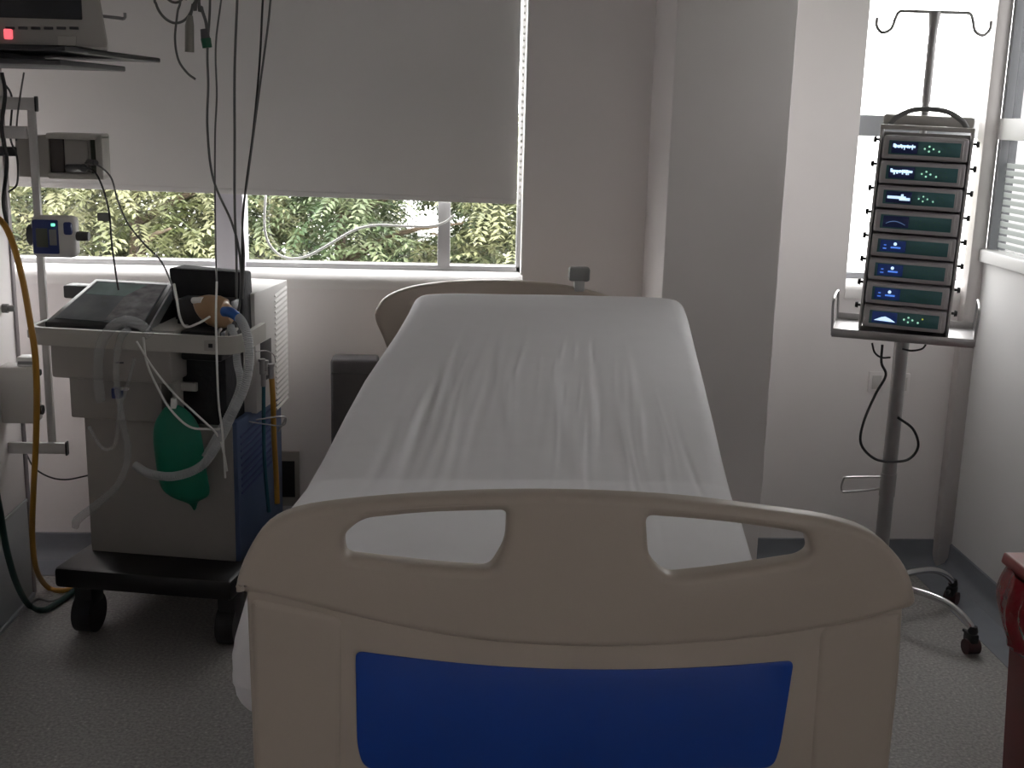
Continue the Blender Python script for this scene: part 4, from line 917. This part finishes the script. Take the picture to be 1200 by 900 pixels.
# ------------------------------------------------------------------ OUTSIDE
S('ground_outside', MB().box((-14, D+1.0, -3.1), (8, 22, -3.0)), GRASSM)
S('trim_8', MB().box((FARL-.2, D+T, .86), (WR+.6, D+T+.28, 1.03), .004), CONC)
def tree(x, y, top, rad, m, label, seed, nt_=2800, gap=None):
    R = random.Random(seed)
    t = thing('tree', (x, y, -3), label, 'tree', group='trees outside the wide window')
    tk = MB(); tk.tube([(0, 0, 0), (.05, 0, 1.2), (-.04, .03, 2.4), (.03, 0, 3+top-.6)], [.11, .09, .07, .02], 10, 5)
    for k in range(9):
        a = 2*pi*k/9+R.random(); z = 1.6+k*.28; L2 = rad*.8
        tk.tube([(0, 0, z), (cos(a)*L2*.5, sin(a)*L2*.5, z+.25), (cos(a)*L2, sin(a)*L2, z+.35)], [.03, .018, .006], 6, 3)
    tk.build('trunk', BARK, t)
    mb = MB(); bm = mb.bm; czz = 3+top-1.55
    for i in range(nt_):
        while True:
            p = Vector((R.uniform(-1, 1), R.uniform(-1, 1), R.uniform(-1, 1)))
            if .45 < p.length < 1 and p.z > -.55: break
        p = Vector((p.x*rad, p.y*rad*.7, czz+p.z*1.55))
        if gap:
            wpt = Vector((x, y, -3))+p; s_ = (wpt.y)/gap[1]
            gx, gz = gap[0].x*s_, EYE+(gap[0].z-EYE)*s_
            if ((wpt.x-gx)/(.26))**2+((wpt.z-gz)/.16)**2 < 1: continue
        a = R.uniform(0, 2*pi); dirv = Vector((cos(a), sin(a), R.uniform(-.9, .25))).normalized(); L3 = R.uniform(.16, .30)
        side = dirv.cross(Vector((0, 0, 1))).normalized(); upv = side.cross(dirv)
        nl = 7
        for j in range(nl):
            base = p+dirv*L3*(j/nl)-Vector((0, 0, .06*(j/nl)**2))
            for sg in (-1, 1):
                ld = (side*sg*1.0+dirv*R.uniform(.4, .9)+upv*R.uniform(-.35, .2)).normalized(); ll = R.uniform(.045, .085)*(1-.3*j/nl); wd = ll*.2
                wv = (ld.cross(upv)).normalized()*wd
                v = [bm.verts.new(q_) for q_ in (base, base+ld*ll*.5+wv, base+ld*ll-upv*.012, base+ld*ll*.5-wv)]
                bm.faces.new(v)
    # no recalculation needed for leaves
    me = bpy.data.meshes.new('crown'); bm.to_mesh(me); bm.free(); me.materials.append(m)
    o = bpy.data.objects.new('crown', me); COL.objects.link(o); o.parent = t
    return t
gp_ = Y(500, 250, D); gap = (gp_, D)
tree(-3.3, 8.1, 1.9, 1.25, LEAF2, 'green feathery tree behind the leftmost window pane', 1)
tree(-2.0, 7.6, 1.75, 1.15, LEAF1, 'yellow green feathery tree just beside the pale mullion outside', 2)
tree(-.75, 8.0, 1.9, 1.2, LEAF2, 'feathery tree seen behind the sagging white cord', 3, 3200, gap)
tree(.55, 7.8, 1.7, 1.05, LEAF3, 'olive tree outside behind the narrow pane next to the thin mullion', 4, 2600, gap)
tree(-1.5, 10.2, 1.9, 1.6, LEAF3, 'farther olive tree filling the gap behind the two middle trees', 5, 3200, gap)
tree(-4.2, 10.4, 1.9, 1.6, LEAF1, 'farther yellow green tree behind the green one at the wall side', 6, 2600)
tree(.3, 10.5, 1.6, 1.3, LEAF2, 'farther green tree partly hidden behind the olive tree', 7, 2400, gap)

# ------------------------------------------------------------------ LIGHT
wd_ = bpy.data.worlds.new('sky'); bpy.context.scene.world = wd_; wd_.use_nodes = True; nt = wd_.node_tree
bg_ = nt.nodes['Background']; tc = nt.nodes.new('ShaderNodeTexCoord'); sp = nt.nodes.new('ShaderNodeSeparateXYZ'); nt.links.new(tc.outputs['Generated'], sp.inputs[0])
rp = nt.nodes.new('ShaderNodeValToRGB'); e = rp.color_ramp.elements
mr_ = nt.nodes.new('ShaderNodeMapRange'); mr_.inputs['From Min'].default_value = -1; mr_.inputs['From Max'].default_value = 1
nt.links.new(sp.outputs['Z'], mr_.inputs['Value']); nt.links.new(mr_.outputs[0], rp.inputs['Fac'])
e[0].position = .40; e[0].color = (.52, .51, .49, 1); e[1].position = .52; e[1].color = (1, .99, .98, 1)
nt.links.new(rp.outputs['Color'], bg_.inputs['Color']); bg_.inputs['Strength'].default_value = 6.6
sc = bpy.context.scene
sc.view_settings.view_transform = 'Standard'; sc.view_settings.look = 'None'; sc.view_settings.gamma = 1; sc.view_settings.use_curve_mapping = False
sc.view_settings.exposure = .48
sc.cycles.max_bounces = 10; sc.cycles.diffuse_bounces = 6; sc.cycles.transparent_max_bounces = 12; sc.cycles.use_denoising = True
sc.cycles.sample_clamp_indirect = 4
